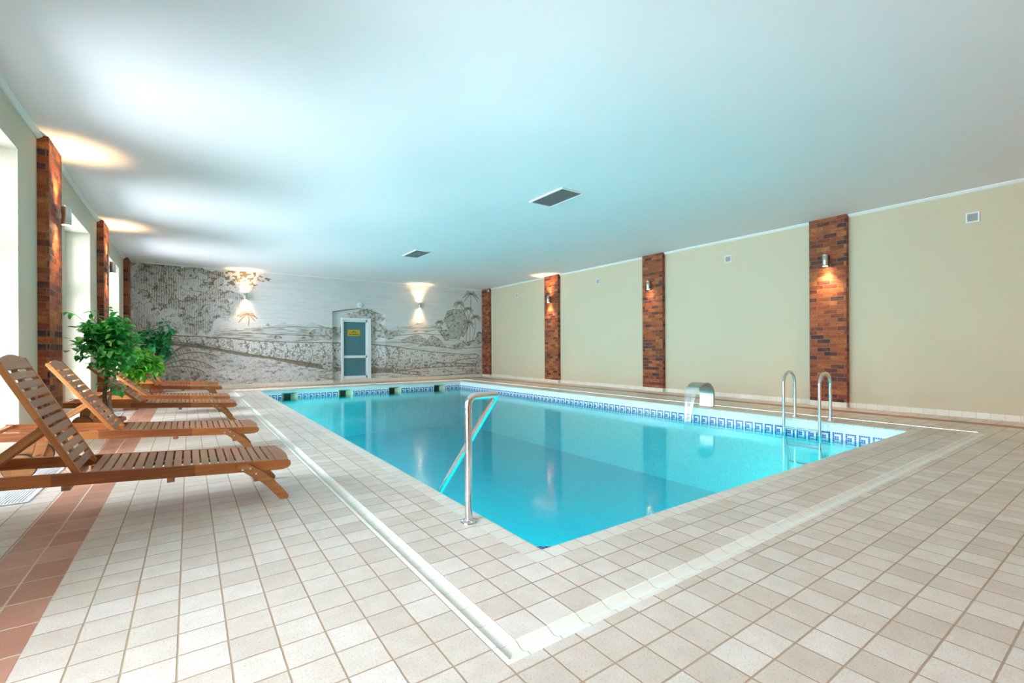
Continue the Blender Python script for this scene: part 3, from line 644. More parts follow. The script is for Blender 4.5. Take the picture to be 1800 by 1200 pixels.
def make_mural():
    x0, x1, z0, z1 = XL + PL - 0.01, XR - PR + 0.01, 0.083, ZC - 0.005
    st = 0.0110; nx = int((x1 - x0) / st) + 1; nz = int((z1 - z0) / st) + 1
    gx = np.linspace(x0, x1, nx); gz = np.linspace(z0, z1, nz); GX, GZ = np.meshgrid(gx, gz)
    rs = np.random.RandomState(4)
    def vnoise(sx, sz, oct=3, seed=0):
        r = np.random.RandomState(seed); tot = np.zeros_like(GX); amp = 1.0; nrm = 0
        for o in range(oct):
            ax, az = GX / sx * 2 ** o, GZ / sz * 2 ** o
            ax = ax - ax.min(); az = az - az.min()
            T = r.rand(int(az.max()) + 3, int(ax.max()) + 3)
            ix, iz = ax.astype(int), az.astype(int); fx, fz = ax - ix, az - iz
            fx = fx * fx * (3 - 2 * fx); fz = fz * fz * (3 - 2 * fz)
            tot += amp * ((T[iz, ix] * (1 - fx) + T[iz, ix + 1] * fx) * (1 - fz) + (T[iz + 1, ix] * (1 - fx) + T[iz + 1, ix + 1] * fx) * fz)
            nrm += amp; amp *= 0.55
        return tot / nrm
    wx, wz = vnoise(0.28, 0.28, 3, 41), vnoise(0.28, 0.28, 3, 42)
    def inside(poly, wpx=0.0):
        r = np.zeros(GX.shape, bool); n = len(poly); GX_ = GX + wpx * (wx - 0.5); GZ_ = GZ + wpx * (wz - 0.5)
        for i in range(n):
            (ax, az), (bx, bz) = poly[i], poly[(i + 1) % n]
            if abs(az - bz) < 1e-9: continue
            c = ((az > GZ_) != (bz > GZ_)) & (GX_ < (bx - ax) * (GZ_ - az) / (bz - az) + ax); r ^= c
        return r
    def worley(sx, sz, seed, jit=0.8, wp=0.0):
        r = np.random.RandomState(seed); ax, az = (GX - x0 + wp * (wx - 0.5)) / sx + 3, (GZ - z0 + wp * (wz - 0.5)) / sz + 3
        ix, iz = ax.astype(int), az.astype(int); nx_, nz_ = ix.max() + 4, iz.max() + 4
        jx, jz, cid = r.rand(nz_, nx_) * jit, r.rand(nz_, nx_) * jit, r.rand(nz_, nx_)
        f1 = np.full(GX.shape, 9.0); f2 = f1.copy(); idc = np.zeros_like(GX)
        for dz in (-1, 0, 1):
            for dx in (-1, 0, 1):
                cx, cz = ix + dx, iz + dz; d = np.hypot(cx + 0.5 + jx[cz, cx] - 0.5 * jit - ax, cz + 0.5 + jz[cz, cx] - 0.5 * jit - az)
                nw = d < f1; f2 = np.where(nw, f1, np.minimum(f2, d)); idc = np.where(nw, cid[cz, cx], idc); f1 = np.where(nw, d, f1)
        return f1, f2, idc
    ink = np.zeros_like(GX)
    def stroke(pts, wd, k=1.0):
        for (ax, az), (bx, bz) in zip(pts[:-1], pts[1:]):
            pad = wd * 2 + 0.02
            i0, i1 = np.searchsorted(gx, (min(ax, bx) - pad, max(ax, bx) + pad)); j0, j1 = np.searchsorted(gz, (min(az, bz) - pad, max(az, bz) + pad))
            if i1 <= i0 or j1 <= j0: continue
            X, Z = GX[j0:j1, i0:i1], GZ[j0:j1, i0:i1]; dx, dz = bx - ax, bz - az; L = dx * dx + dz * dz + 1e-9
            t = np.clip(((X - ax) * dx + (Z - az) * dz) / L, 0, 1); d = np.hypot(X - ax - t * dx, Z - az - t * dz)
            a = np.clip(1.0 - (d - wd * 0.5) / 0.010, 0, 1) * k
            ink[j0:j1, i0:i1] = np.maximum(ink[j0:j1, i0:i1], a)
    fine = vnoise(0.035, 0.03, 2, 1); mid = vnoise(0.12, 0.10, 3, 2); big = vnoise(0.55, 0.5, 3, 3); flat = vnoise(0.35, 0.03, 2, 5); vert = vnoise(0.03, 0.22, 2, 6)
    # sky: thin ruled lines
    hl = 0.5 + 0.5 * np.sin(GZ * 2 * pi / 0.055 + 1.2 * (big - 0.5) * 6)
    ink += 0.16 * hl * (0.4 + flat) + 0.22 * np.clip(flat - 0.55, 0, 1)
    # sandy ground below
    gmask = GZ < 1.30 - 0.055 * np.clip(GX, 0, 9)
    g = 0.16 + 0.55 * np.clip(vnoise(0.16, 0.05, 3, 8) - 0.50, 0, 1) * 3 + 0.25 * (fine > 0.62)
    ink = np.where(GZ < 1.45, np.where(gmask, g, 0.12 + 0.9 * np.clip(flat - 0.52, 0, 1)), ink)
    def outline(mask, k=0.9):
        e = np.zeros_like(mask); e[1:] |= mask[1:] ^ mask[:-1]; e[:, 1:] |= mask[:, 1:] ^ mask[:, :-1]
        ink[e] = np.maximum(ink[e], k)
    for typ, poly in MURAL_FILL:
        mk = inside(poly, {'jungle': 0.9, 'bush': 0.25, 'hills': 0.3, 'rock': 0.10}.get(typ, 0.0))
        if typ == 'jungle':
            f1, f2, cid = worley(0.42, 0.36, 21, 0.95, 0.7); e1 = np.clip(1 - (f2 - f1) / 0.07, 0, 1)
            g1, g2, gid = worley(0.13, 0.10, 22, 0.95, 0.25); e2 = np.clip(1 - (g2 - g1) / 0.16, 0, 1)
            tone = np.clip(0.70 - 0.75 * vnoise(0.8, 0.9, 2, 12) + 0.42 * (cid - 0.45) + 0.16 * np.clip(2.6 - GZ, 0, 1), 0.02, 0.6)
            hatch = 0.5 + 0.5 * np.sin((GX + 0.05 * (mid - 0.5)) * 2 * pi / 0.052)
            v = 0.06 + tone * (0.35 + 0.9 * hatch) * (0.7 + 0.5 * fine) + 0.42 * e2 * (gid > 0.45) * (fine > 0.35) + 0.80 * e1 * (mid > 0.40)
            v += 0.7 * np.clip(vnoise(0.11, 0.09, 3, 14) - 0.58, 0, 1) * 3 * (cid > 0.4)
            v += 0.5 * np.clip(GZ - 3.0 + 0.25 * (big - 0.5), 0, 0.5) * (0.4 + fine)
        elif typ == 'foliage': v = np.where(vnoise(0.3, 0.2, 2, 31) > 0.38, 0.14 + 0.7 * (vnoise(0.06, 0.045, 2, 15) > 0.55), ink)
        elif typ == 'hills': v = 0.18 + 1.5 * np.clip(vnoise(0.3, 0.035, 3, 16) - 0.45, 0, 1)
        elif typ == 'bush': v = 0.30 + 1.25 * np.clip(vnoise(0.07, 0.055, 2, 17) - 0.36, 0, 1)
        elif typ == 'rock':
            dg = 0.5 + 0.5 * np.sin((GX * 0.6 + GZ) * 2 * pi / 0.06 + 6 * big); v = 0.22 + 0.36 * dg * (0.5 + mid) + 0.7 * (np.abs(mid - 0.5) < 0.03)
        elif typ == 'shadow': v = 0.80 + 0.3 * (fine - 0.5)
        elif typ == 'white': v = 0.05 + 0.5 * (fine > 0.66)
        elif typ == 'croc':
            f1, f2, cid = worley(0.075, 0.050, 18, 0.9, 0.05); edge = np.clip(1 - (f2 - f1) / 0.22, 0, 1)
            zt = 1.60 - 0.062 * GX; th = np.clip((zt - GZ) / 0.75, 0, 1)            # 0 on the back, 1 at the belly
            bend = GX - 0.16 * np.sin(th * 3.0) + 0.05 * (wx - 0.5); ph = (bend / 0.36) % 1.0
            band = np.clip(1 - np.abs(ph - 0.5) / 0.055, 0, 1) * (0.4 + 0.6 * (fine > 0.40))
            v = 0.03 + 0.85 * edge * (0.30 + fine) + 0.45 * (cid > 0.70) * (fine > 0.35) + 0.78 * band * (GX < 6.3) + 0.50 * np.clip(th - 0.55, 0, 1) * (0.5 + fine)
            v += 0.35 * np.clip(1 - th / 0.10, 0, 1) * (fine > 0.45)
        ink = np.where(mk, v, ink)
        if typ in ('rock', 'croc'): outline(mk, 0.8)
    for wd, pts in MURAL_LINE: stroke(pts, 0.014 * wd, 0.92)
    for cx, cz, r in MURAL_PALM:
        for k in range(11):
            a = pi * (-0.16 + 1.32 * k / 10) + rs.uniform(-0.1, 0.1); rr = r * rs.uniform(0.75, 1.1); q = []
            for t in np.linspace(0, 1, 6): q.append((cx + rr * t * cos(a), cz + rr * (0.85 * t * sin(a) - 0.45 * t * t)))
            stroke(q, 0.010, 0.9)
            for (px, pz), (qx, qz) in zip(q[1:-1], q[2:]):
                for s in (-1, 1): stroke([(px, pz), (px + 0.16 * r * cos(a) + s * 0.05 * r, pz - 0.22 * r)], 0.004, 0.45)
    for q in MURAL_FROND:
        P = [Vector((a, b)) for a, b in q]; out = []
        for t in np.linspace(0, 1, 14):
            b = [(1 - t) ** 3, 3 * t * (1 - t) ** 2, 3 * t * t * (1 - t), t ** 3]; out.append(tuple(sum((P[i] * b[i] for i in range(4)), Vector((0, 0)))))
        stroke(out, 0.016, 0.85)
        for i in range(2, 13):
            a, b = out[i - 1], out[i]; stroke([b, (b[0] + 0.07, b[1] - 0.17)], 0.009, 0.7)
    ink = np.clip(ink * 1.08, 0, 1)
    paper = np.array((0.71, 0.68, 0.67)); inkc = np.array((0.165, 0.11, 0.055))
    colr = paper[None, None] * (1 - ink[..., None]) + inkc[None, None] * ink[..., None]
    nich = (GX > NX0) & (GX < NX1) & (GZ < 2.475 - 0.165 * ((GX - 4.72) / 0.88) ** 2)
    Y = np.where(nich, YB + ND * np.clip((NX1 - GX) / 0.32, 0, 1), YB)        # the right jamb is splayed
    me = bpy.data.meshes.new('mural'); n = nx * nz
    co = np.stack([GX, Y - YB, GZ], -1).reshape(-1, 3)
    idx = np.arange(n).reshape(nz, nx); fa = np.stack([idx[:-1, :-1], idx[:-1, 1:], idx[1:, 1:], idx[1:, :-1]], -1).reshape(-1, 4)
    me.vertices.add(n); me.vertices.foreach_set('co', co.astype(np.float32).ravel())
    nf = len(fa); me.loops.add(nf * 4); me.loops.foreach_set('vertex_index', fa.astype(np.int32).ravel())
    me.polygons.add(nf); me.polygons.foreach_set('loop_start', np.arange(0, nf * 4, 4, dtype=np.int32)); me.polygons.foreach_set('loop_total', np.full(nf, 4, np.int32))
    me.update(calc_edges=True)
    at = me.color_attributes.new('print', 'FLOAT_COLOR', 'POINT')
    at.data.foreach_set('color', np.concatenate([colr.reshape(-1, 3), np.ones((n, 1))], 1).astype(np.float32).ravel())
    mt, nt, out = new_mat('printed_wallpaper'); va = nt.nodes.new('ShaderNodeVertexColor'); va.layer_name = 'print'
    pbr(nt, out, va.outputs[0], 0.6, 0, None, 0.25); me.materials.append(mt)
    o = bpy.data.objects.new('mural', me); COL.objects.link(o); o.location = (0, YB, 0)
    return tag(o, 'brown engraved landscape mural with a long reptile and palms covering the far wall', 'mural')
make_mural()

# glass door inside the niche
DY = YB + ND
d = MB(); fx0, fx1, fz0, fz1 = 4.125, 5.10, 0.10, 2.145
ya, yb_ = DY - 0.09, DY + 0.01
c = ((fx0 + fx1) / 2, DY, fz0)
d.box(fx0, fx0 + 0.055, ya, yb_, fz0, fz1); d.box(fx1 - 0.12, fx1, ya, yb_, fz0, fz1); d.box(fx0 + 0.055, fx1 - 0.12, ya, yb_, fz1 - 0.06, fz1); d.box(fx0 + 0.055, fx1 - 0.12, ya, yb_, fz0, fz0 + 0.03)
door = struct(d.build('door_1', M_PVC, origin=c, bevel=0.006))
d = MB(); lx0, lx1, lz0, lz1 = fx0 + 0.055, fx1 - 0.12, fz0 + 0.03, fz1 - 0.06; la, lb = DY - 0.06, DY - 0.005
def rel(mb, *b): mb.box(b[0] - c[0], b[1] - c[0], b[2] - c[1], b[3] - c[1], b[4] - c[2], b[5] - c[2])
rel(d, lx0, lx0 + 0.022, la, lb, lz0, lz1); rel(d, lx1 - 0.055, lx1, la, lb, lz0, lz1); rel(d, lx0, lx1, la, lb, lz1 - 0.075, lz1); rel(d, lx0, lx1, la, lb, lz0, lz0 + 0.075); rel(d, lx0, lx1, la, lb, 0.80, 0.885)
leaf_ = d.build('door_leaf', M_PVC, door, bevel=0.005)
for z0, z1 in ((lz0 + 0.07, 0.805), (0.88, lz1 - 0.07)):
    d = MB(); rel(d, lx0 + 0.018, lx1 - 0.05, la + 0.02, la + 0.03, z0, z1); d.build('glass_panel', M_DOORGLASS, leaf_)
sx0, sx1, sz0, sz1 = 4.335, 4.735, 1.545, 1.745; sy = la + 0.02
d = MB(); rel(d, sx0, sx1, sy - 0.006, sy, sz0, sz1)
rr = random.Random(3)
for zc_, words, hh in ((1.703, [5], 0.026), (1.662, [9, 3], 0.022), (1.598, [5, 9, 3], 0.026)):   # the printed lines are too small to read in the photo
    tot = sum(words) + len(words) - 1; cw = 0.0172; x = (sx0 + sx1) / 2 - tot * cw / 2
    for wd in words:
        for k in range(wd):
            b = MB(); d.box(x + 0.002 - c[0], x + cw - 0.002 - c[0], sy - 0.008 - c[1], sy - 0.006 - c[1], zc_ - hh / 2 - c[2], zc_ + hh / 2 - c[2], 1); x += cw
        x += cw
sg = d.build('notice_sign', [M_YELLOW, M_BLACK], leaf_); sg['label'] = 'yellow notice sign with black lettering'
# cream threshold under the door
d = MB(); d.box(fx0 - 0.005, NX1 - 0.002, DY - 0.10, DY + 0.005, 0, 0.10); struct(d.build('trim_6', M_BASEX, bevel=0.003))

# round white speaker over the door
d = MB(); d.lathe([(0.085, 0), (0.085, -0.02), (0.075, -0.032), (0.05, -0.034), (0.048, -0.028), (0.03, -0.028), (0.028, -0.04), (0.012, -0.042)], axis='y', seg=28)
t = thing('ceiling_alarm', 'small round white alarm disc above the door arch', 'alarm', (4.715, YB, 2.585)); d.build('housing', M_WHITE, t, auto=40)
d = MB(); d.lathe([(0.018, -0.040), (0.018, -0.046)], axis='y', seg=16); d.build('sensor_cap', M_GREY, t)

# ---------------------------------------------------------------- wall lamps
def sconce(loc, rz, label, upl=True, down=True, power=14.0, col=(1.0, 0.62, 0.30)):
    # local frame: wall plane is x=0, lamp sticks out along +x
    t = thing('wall_sconce', label, 'wall lamp', loc, 'steel cylinder wall lamps', rz)
    c, r, h = 0.088, 0.045, 0.105
    b = MB(); b.box(0, 0.05, -0.026, 0.026, -0.035, 0.03); b.build('wall_bracket', M_BRUSH, t, bevel=0.003)
    b = MB(); b.lathe([(r - 0.006, -h + 0.012), (r - 0.004, -h), (r, -h), (r, -h + 0.012), (r - 0.0015, -h + 0.014), (r - 0.0015, -h + 0.017), (r, -h + 0.019), (r, h - 0.019), (r - 0.0015, h - 0.017), (r - 0.0015, h - 0.014), (r, h - 0.012), (r, h), (r - 0.004, h), (r - 0.006, h - 0.012)], (c, 0, 0), seg=28)
    b.build('cylinder_body', M_BRUSH, t, auto=40)
    for on, sg_, nm in ((down, -1, 'lower_lens'), (upl, 1, 'upper_lens')):
        b = MB(); z = sg_ * (h - 0.006); b.lathe([(r - 0.007, z - 0.003), (r - 0.007, z + 0.003)], (c, 0, 0), seg=20)
        b.build(nm, M_LAMP if on else M_LENS, t)
        if on:
            L = bpy.data.lights.new('sconce_beam', 'SPOT'); L.energy = power * (1.0 if sg_ < 0 else 1.1); L.color = col
            L.spot_size = radians(96); L.spot_blend = 1.0; L.shadow_soft_size = 0.03
            lo = bpy.data.objects.new('sconce_beam', L); COL.objects.link(lo); lo.parent = t; lo.location = (c, 0, sg_ * (h + 0.012))
            lo.rotation_euler = (0, 0, 0) if sg_ < 0 else (pi, 0, 0)
    return t
SZ = 2.645
sconce((XR - PR, 3.57, SZ), pi, 'wall lamp on the widest right-hand brick pillar, shining only downward', False, True, 60)
sconce((XR - PR, 7.50, SZ + 0.015), pi, 'wall lamp on the middle right-hand brick pillar, faint downward glow only', False, True, 18)
sconce((XR - PR, 11.43, SZ + 0.02), pi, 'wall lamp on the far right-hand brick pillar, shining up and down', True, True, 52)
sconce((1.36, YB, SZ + 0.02), -pi / 2, 'left wall lamp on the mural, over the small drawn tree', True, True, 50)
sconce((6.845, YB, SZ + 0.03), -pi / 2, 'right wall lamp on the mural, between the door and the drawn palms', True, True, 50)
sconce((XL + PL, 7.41, SZ), 0, 'wall lamp on the nearest window-side brick pillar', True, True, 52)
sconce((XL + PL, 11.39, SZ - 0.01), 0, 'wall lamp on the second window-side brick pillar', True, True, 52)
sconce((XR - PR, -0.385, SZ), pi, 'added unseen wall lamp on the right-hand brick pillar at the end opposite the mural', True, True, 60)  # unseen lamp, added for warm light on the right
for i, x in enumerate((1.5, 4.5, 7.5)):  # unseen lamps added behind the camera as warm fill light
    sconce((x, YF, SZ), pi / 2, ['left', 'middle', 'right'][i] + ' added unseen wall lamp on the plain wall facing the mural', True, True, 330, (1.0, 0.50, 0.2))

# ---------------------------------------------------------------- vents, camera, duct
for y, lab in ((1.683, 'largest white wall vent high at the right, past the last pillar'), (5.51, 'white wall vent between the two nearest right-hand pillars'),
               (9.418, 'white wall vent between the middle and far right-hand pillars'), (13.41, 'smallest white wall vent near the far right corner')):
    t = thing('wall_vent', lab, 'vent', (XR, y, 3.01), 'square wall vents on the right wall')
    a = 0.075; m = MB(); tk = 0.016
    m.box(-tk, 0, -a, -a + 0.018, -a, a); m.box(-tk, 0, a - 0.018, a, -a, a); m.box(-tk, 0, -a + 0.018, a - 0.018, -a, -a + 0.018); m.box(-tk, 0, -a + 0.018, a - 0.018, a - 0.018, a)
    m.build('vent_frame', M_WHITE, t, bevel=0.002)
    m = MB(); m.box(-0.003, -0.0005, -a + 0.012, a - 0.012, -a + 0.012, a - 0.012); m.build('duct_back', M_GRILLE_DARK, t)
    m = MB()
    for k in range(10):
        z = -a + 0.024 + k * 0.0113; m.hexa([(-0.013, -a + 0.014, z - 0.002), (-0.004, -a + 0.014, z + 0.004), (-0.004, a - 0.014, z + 0.004), (-0.013, a - 0.014, z - 0.002),
                                            (-0.013, -a + 0.014, z), (-0.004, -a + 0.014, z + 0.006), (-0.004, a - 0.014, z + 0.006), (-0.013, a - 0.014, z)])
    m.build('vent_slats', M_WHITE, t)
for x0, x1, y0, y1, lab in ((4.472, 4.915, 5.083, 5.882, 'larger ceiling grille, the one nearer the camera'), (4.385, 4.815, 10.19, 11.05, 'smaller ceiling grille, the one farther from the camera')):
    cx, cy = (x0 + x1) / 2, (y0 + y1) / 2; hx, hy = (x1 - x0) / 2, (y1 - y0) / 2
    t = thing('ceiling_vent', lab, 'vent', (cx, cy, ZC), 'ceiling air grilles'); tk = -0.022; b = 0.022
    m = MB(); m.box(-hx, -hx + b, -hy, hy, tk, 0); m.box(hx - b, hx, -hy, hy, tk, 0); m.box(-hx + b, hx - b, -hy, -hy + b, tk, 0); m.box(-hx + b, hx - b, hy - b, hy, tk, 0)
    m.build('vent_frame', M_WHITE, t, bevel=0.002)
    m = MB(); m.box(-hx + 0.01, hx - 0.01, -hy + 0.01, hy - 0.01, -0.004, -0.001); m.build('duct_back', M_GRILLE_DARK, t)
    m = MB(); n = 34
    for k in range(n):
        y = -hy + b + (2 * hy - 2 * b) * (k + 0.5) / n; m.hexa([(-hx + 0.02, y - 0.006, -0.018), (hx - 0.02, y - 0.006, -0.018), (hx - 0.02, y + 0.003, -0.006), (-hx + 0.02, y + 0.003, -0.006),
                                                              (-hx + 0.02, y - 0.004, -0.018), (hx - 0.02, y - 0.004, -0.018), (hx - 0.02, y + 0.005, -0.006), (-hx + 0.02, y + 0.005, -0.006)])
    m.build('vent_slats', M_GREY, t)
t = thing('security_camera', 'small security camera at the top of the far right corner pillar', 'camera', (XR - PR, 15.0 + 0.13, 3.30))
m = MB(); m.box(-0.03, 0.0, -0.02, 0.04, 0.0, 0.05); m.tube([(-0.02, 0, 0.03), (-0.06, -0.03, 0.05)], 0.01, 10); m.build('bracket', M_WHITE, t)
m = MB(); m.tube([(-0.02, 0.02, 0.065), (-0.16, -0.12, 0.045)], 0.035, 16); m.build('camera_body', M_WHITE, t, auto=40)
m = MB(); m.tube([(-0.16, -0.12, 0.045), (-0.166, -0.126, 0.0442)], 0.028, 16); m.build('lens', M_BLACK, t)
m = MB(); m.box(-0.014, 0, 15.082, 15.108, 0.10, ZC - 0.05); m.box(-0.014, 0, 13.80, 15.082, 0.092, 0.112)
tag(m.build('cable_duct', M_WHITE, loc=(XR, 0, 0)), 'white cable duct running down the far right corner and along the skirting', 'cable duct')

for (y0, y1), lab in zip(((4.60, 6.40), (8.46, 10.46), (12.42, 14.26)), ('white floor grille under the front lounger by the window', 'white floor grille behind the nearest terracotta pot', 'white floor grille along the farthest window')):
    x0, x1 = -1.195, -0.930; cx, cy = (x0 + x1) / 2, (y0 + y1) / 2; hx, hy = (x1 - x0) / 2, (y1 - y0) / 2
    t = thing('floor_grille', lab, 'floor grille', (cx, cy, 0), 'floor grilles along the windows'); z = 0.008; b = 0.022
    m = MB(); m.box(-hx, -hx + b, -hy, hy, 0, z); m.box(hx - b, hx, -hy, hy, 0, z); m.box(-hx + b, hx - b, -hy, -hy + b, 0, z); m.box(-hx + b, hx - b, hy - b, hy, 0, z); m.build('grille_frame', M_PVC, t, bevel=0.002)
    m = MB(); m.box(-hx + b, hx - b, -hy + b, hy - b, 0.0005, 0.0015); m.build('duct_floor', M_DUCT, t)
    m = MB(); n = 13
    for k in range(n):
        x = -hx + b + (2 * hx - 2 * b) * (k + 0.5) / n; m.box(x - 0.0045, x + 0.0045, -hy + b, hy - b, 0.0015, 0.007)
    m.build('grille_bars', M_PVC, t)

# ---------------------------------------------------------------- pool fittings
def flange(r=0.052):
    b = MB(); b.lathe([(r, 0), (r, 0.006), (r * 0.9, 0.011), (0.027, 0.014), (0.026, 0.022), (0.0215, 0.024)], seg=28)
    for k in range(3):
        a = 2 * pi * k / 3 + 0.5; b.lathe([(0.008, 0.008), (0.008, 0.015), (0.005, 0.018)], (r * 0.72 * cos(a), r * 0.72 * sin(a), 0), seg=10)
    return b
t = thing('handrail', 'bent steel handrail rising from the left pool edge and dipping into the water', 'handrail', (1.406, 2.478, 0))
pts = fillet([(0, 0, 0.0), (0, 0, 0.772), (0.225, 0.02, 0.772), (0.225, 1.55, -0.76)], [0.055, 0.034], 10)
m = MB(); m.tube(pts, 0.0230, 20); m.build('rail_tube', M_STEEL, t, auto=60)
flange().build('base_flange', M_STEEL, t, auto=50)
t = thing('pool_ladder', 'steel pool ladder with two arched handrails at the right pool edge', 'ladder', (7.714, 3.10, 0))
for y in (0.242, -0.242):
    pts = fillet([(0, y, 0), (0, y, 0.70), (-0.365, y, 0.70), (-0.365, y, -0.22), (-0.20, y, -0.55), (-0.20, y, -1.0)], [0.180, 0.180, 0.25, 0.25], 12)
    m = MB(); m.tube(pts, 0.0205, 18); m.build('ladder_rail', M_STEEL, t, auto=60)
    fb = flange(0.05); fb.v = [(a, b + y, c) for a, b, c in fb.v]; fb.build('base_flange', M_STEEL, t, auto=50)
for z, x in ((-0.135, -0.365), (-0.40, -0.28), (-0.66, -0.20)):
    m = MB(); m.box(x - 0.035, x + 0.045, -0.232, 0.232, z - 0.012, z + 0.012); m.build('step', M_STEEL, t, bevel=0.008)
# waterfall spout: hollow bent blade
t = thing('water_spout', 'curved steel waterfall spout on the right pool deck', 'water spout', (7.79, 4.91, 0))
def arc_pts():
    out = [(0.085, 0.0), (0.088, 0.10), (0.090, 0.20)]
    for k in range(1, 15):
        a = radians(0 + 128 * k / 14); out.append((-0.165 + 0.255 * cos(a), 0.205 + 0.245 * sin(a)))
    out += [(-0.375, 0.372)]
    return out
o_ = arc_pts(); inn = []
for i, q in enumerate(o_):
    a = Vector(o_[max(i - 1, 0)]); b = Vector(o_[min(i + 1, len(o_) - 1)]); tdir = (b - a).normalized(); nrm = Vector((-tdir.y, tdir.x))
    th = 0.055 - 0.03 * (i / (len(o_) - 1)); qq = Vector(q) + nrm * th; inn.append((qq.x, max(qq.y, 0) if i else 0.0))
m = MB(); H2 = 0.135; n = len(o_)
for i in range(n - 1):
    a, b, c2, d2 = o_[i], o_[i + 1], inn[i + 1], inn[i]
    for p, q in ((a, b), (c2, d2)): m.add([(p[0], -H2, p[1]), (q[0], -H2, q[1]), (q[0], H2, q[1]), (p[0], H2, p[1])], [(0, 1, 2, 3)])
m.add([(o_[0][0], -H2, 0), (o_[0][0], H2, 0), (inn[0][0], H2, 0), (inn[0][0], -H2, 0)], [(0, 1, 2, 3)])
m.add([(o_[-1][0], -H2, o_[-1][1]), (o_[-1][0], H2, o_[-1][1]), (inn[-1][0], H2, inn[-1][1]), (inn[-1][0], -H2, inn[-1][1])], [(0, 1, 2, 3)])
ob = m.build('spout_blade', M_BRUSH, t, auto=40)
for s in (-1, 1):
    m = MB()
    for i in range(n - 1):
        a, b, c2, d2 = o_[i], o_[i + 1], inn[i + 1], inn[i]; y0, y1 = s * H2, s * (H2 - 0.004 if s > 0 else H2 - 0.004)
        m.add([(a[0], s * H2, a[1]), (b[0], s * H2, b[1]), (c2[0], s * H2, c2[1]), (d2[0], s * H2, d2[1])], [(0, 1, 2, 3)])
    m.build('side_plate', M_BRUSH, t)
m = MB(); m.box(0.0, 0.10, -H2 - 0.012, H2 + 0.012, 0, 0.005); m.build('base_plate', M_STEEL, t, bevel=0.002)
m = MB(); L = []
for k in range(11):
    q = k / 10; x = -0.385 - 0.16 * q ** 0.6 - 0.01; z = 0.375 - (0.375 - WATER) * q; hw = 0.128 * (1 - 0.45 * q ** 0.8); L.append((x, z, hw))
v = []; fcs = []
for x, z, hw in L:
    for j in range(9):
        yy = -hw + 2 * hw * j / 8; edge = 0.007 + 0.006 * (abs(j - 4) / 4) ** 3; v += [(x - edge, yy, z), (x + edge, yy, z)]
for i in range(10):
    for j in range(8):
        a = i * 18 + j * 2; b = a + 18; fcs += [(a, a + 2, b + 2, b), (a + 1, b + 1, b + 3, a + 3)]
    fcs += [(i * 18, i * 18 + 18, i * 18 + 19, i * 18 + 1), (i * 18 + 16, i * 18 + 17, i * 18 + 35, i * 18 + 34)]
m.add(v, fcs)
tag(m.build('falling_water', M_STREAM, loc=(7.79, 4.91, 0), smooth=True), 'thin sheet of water falling from the curved spout into the pool', 'water')
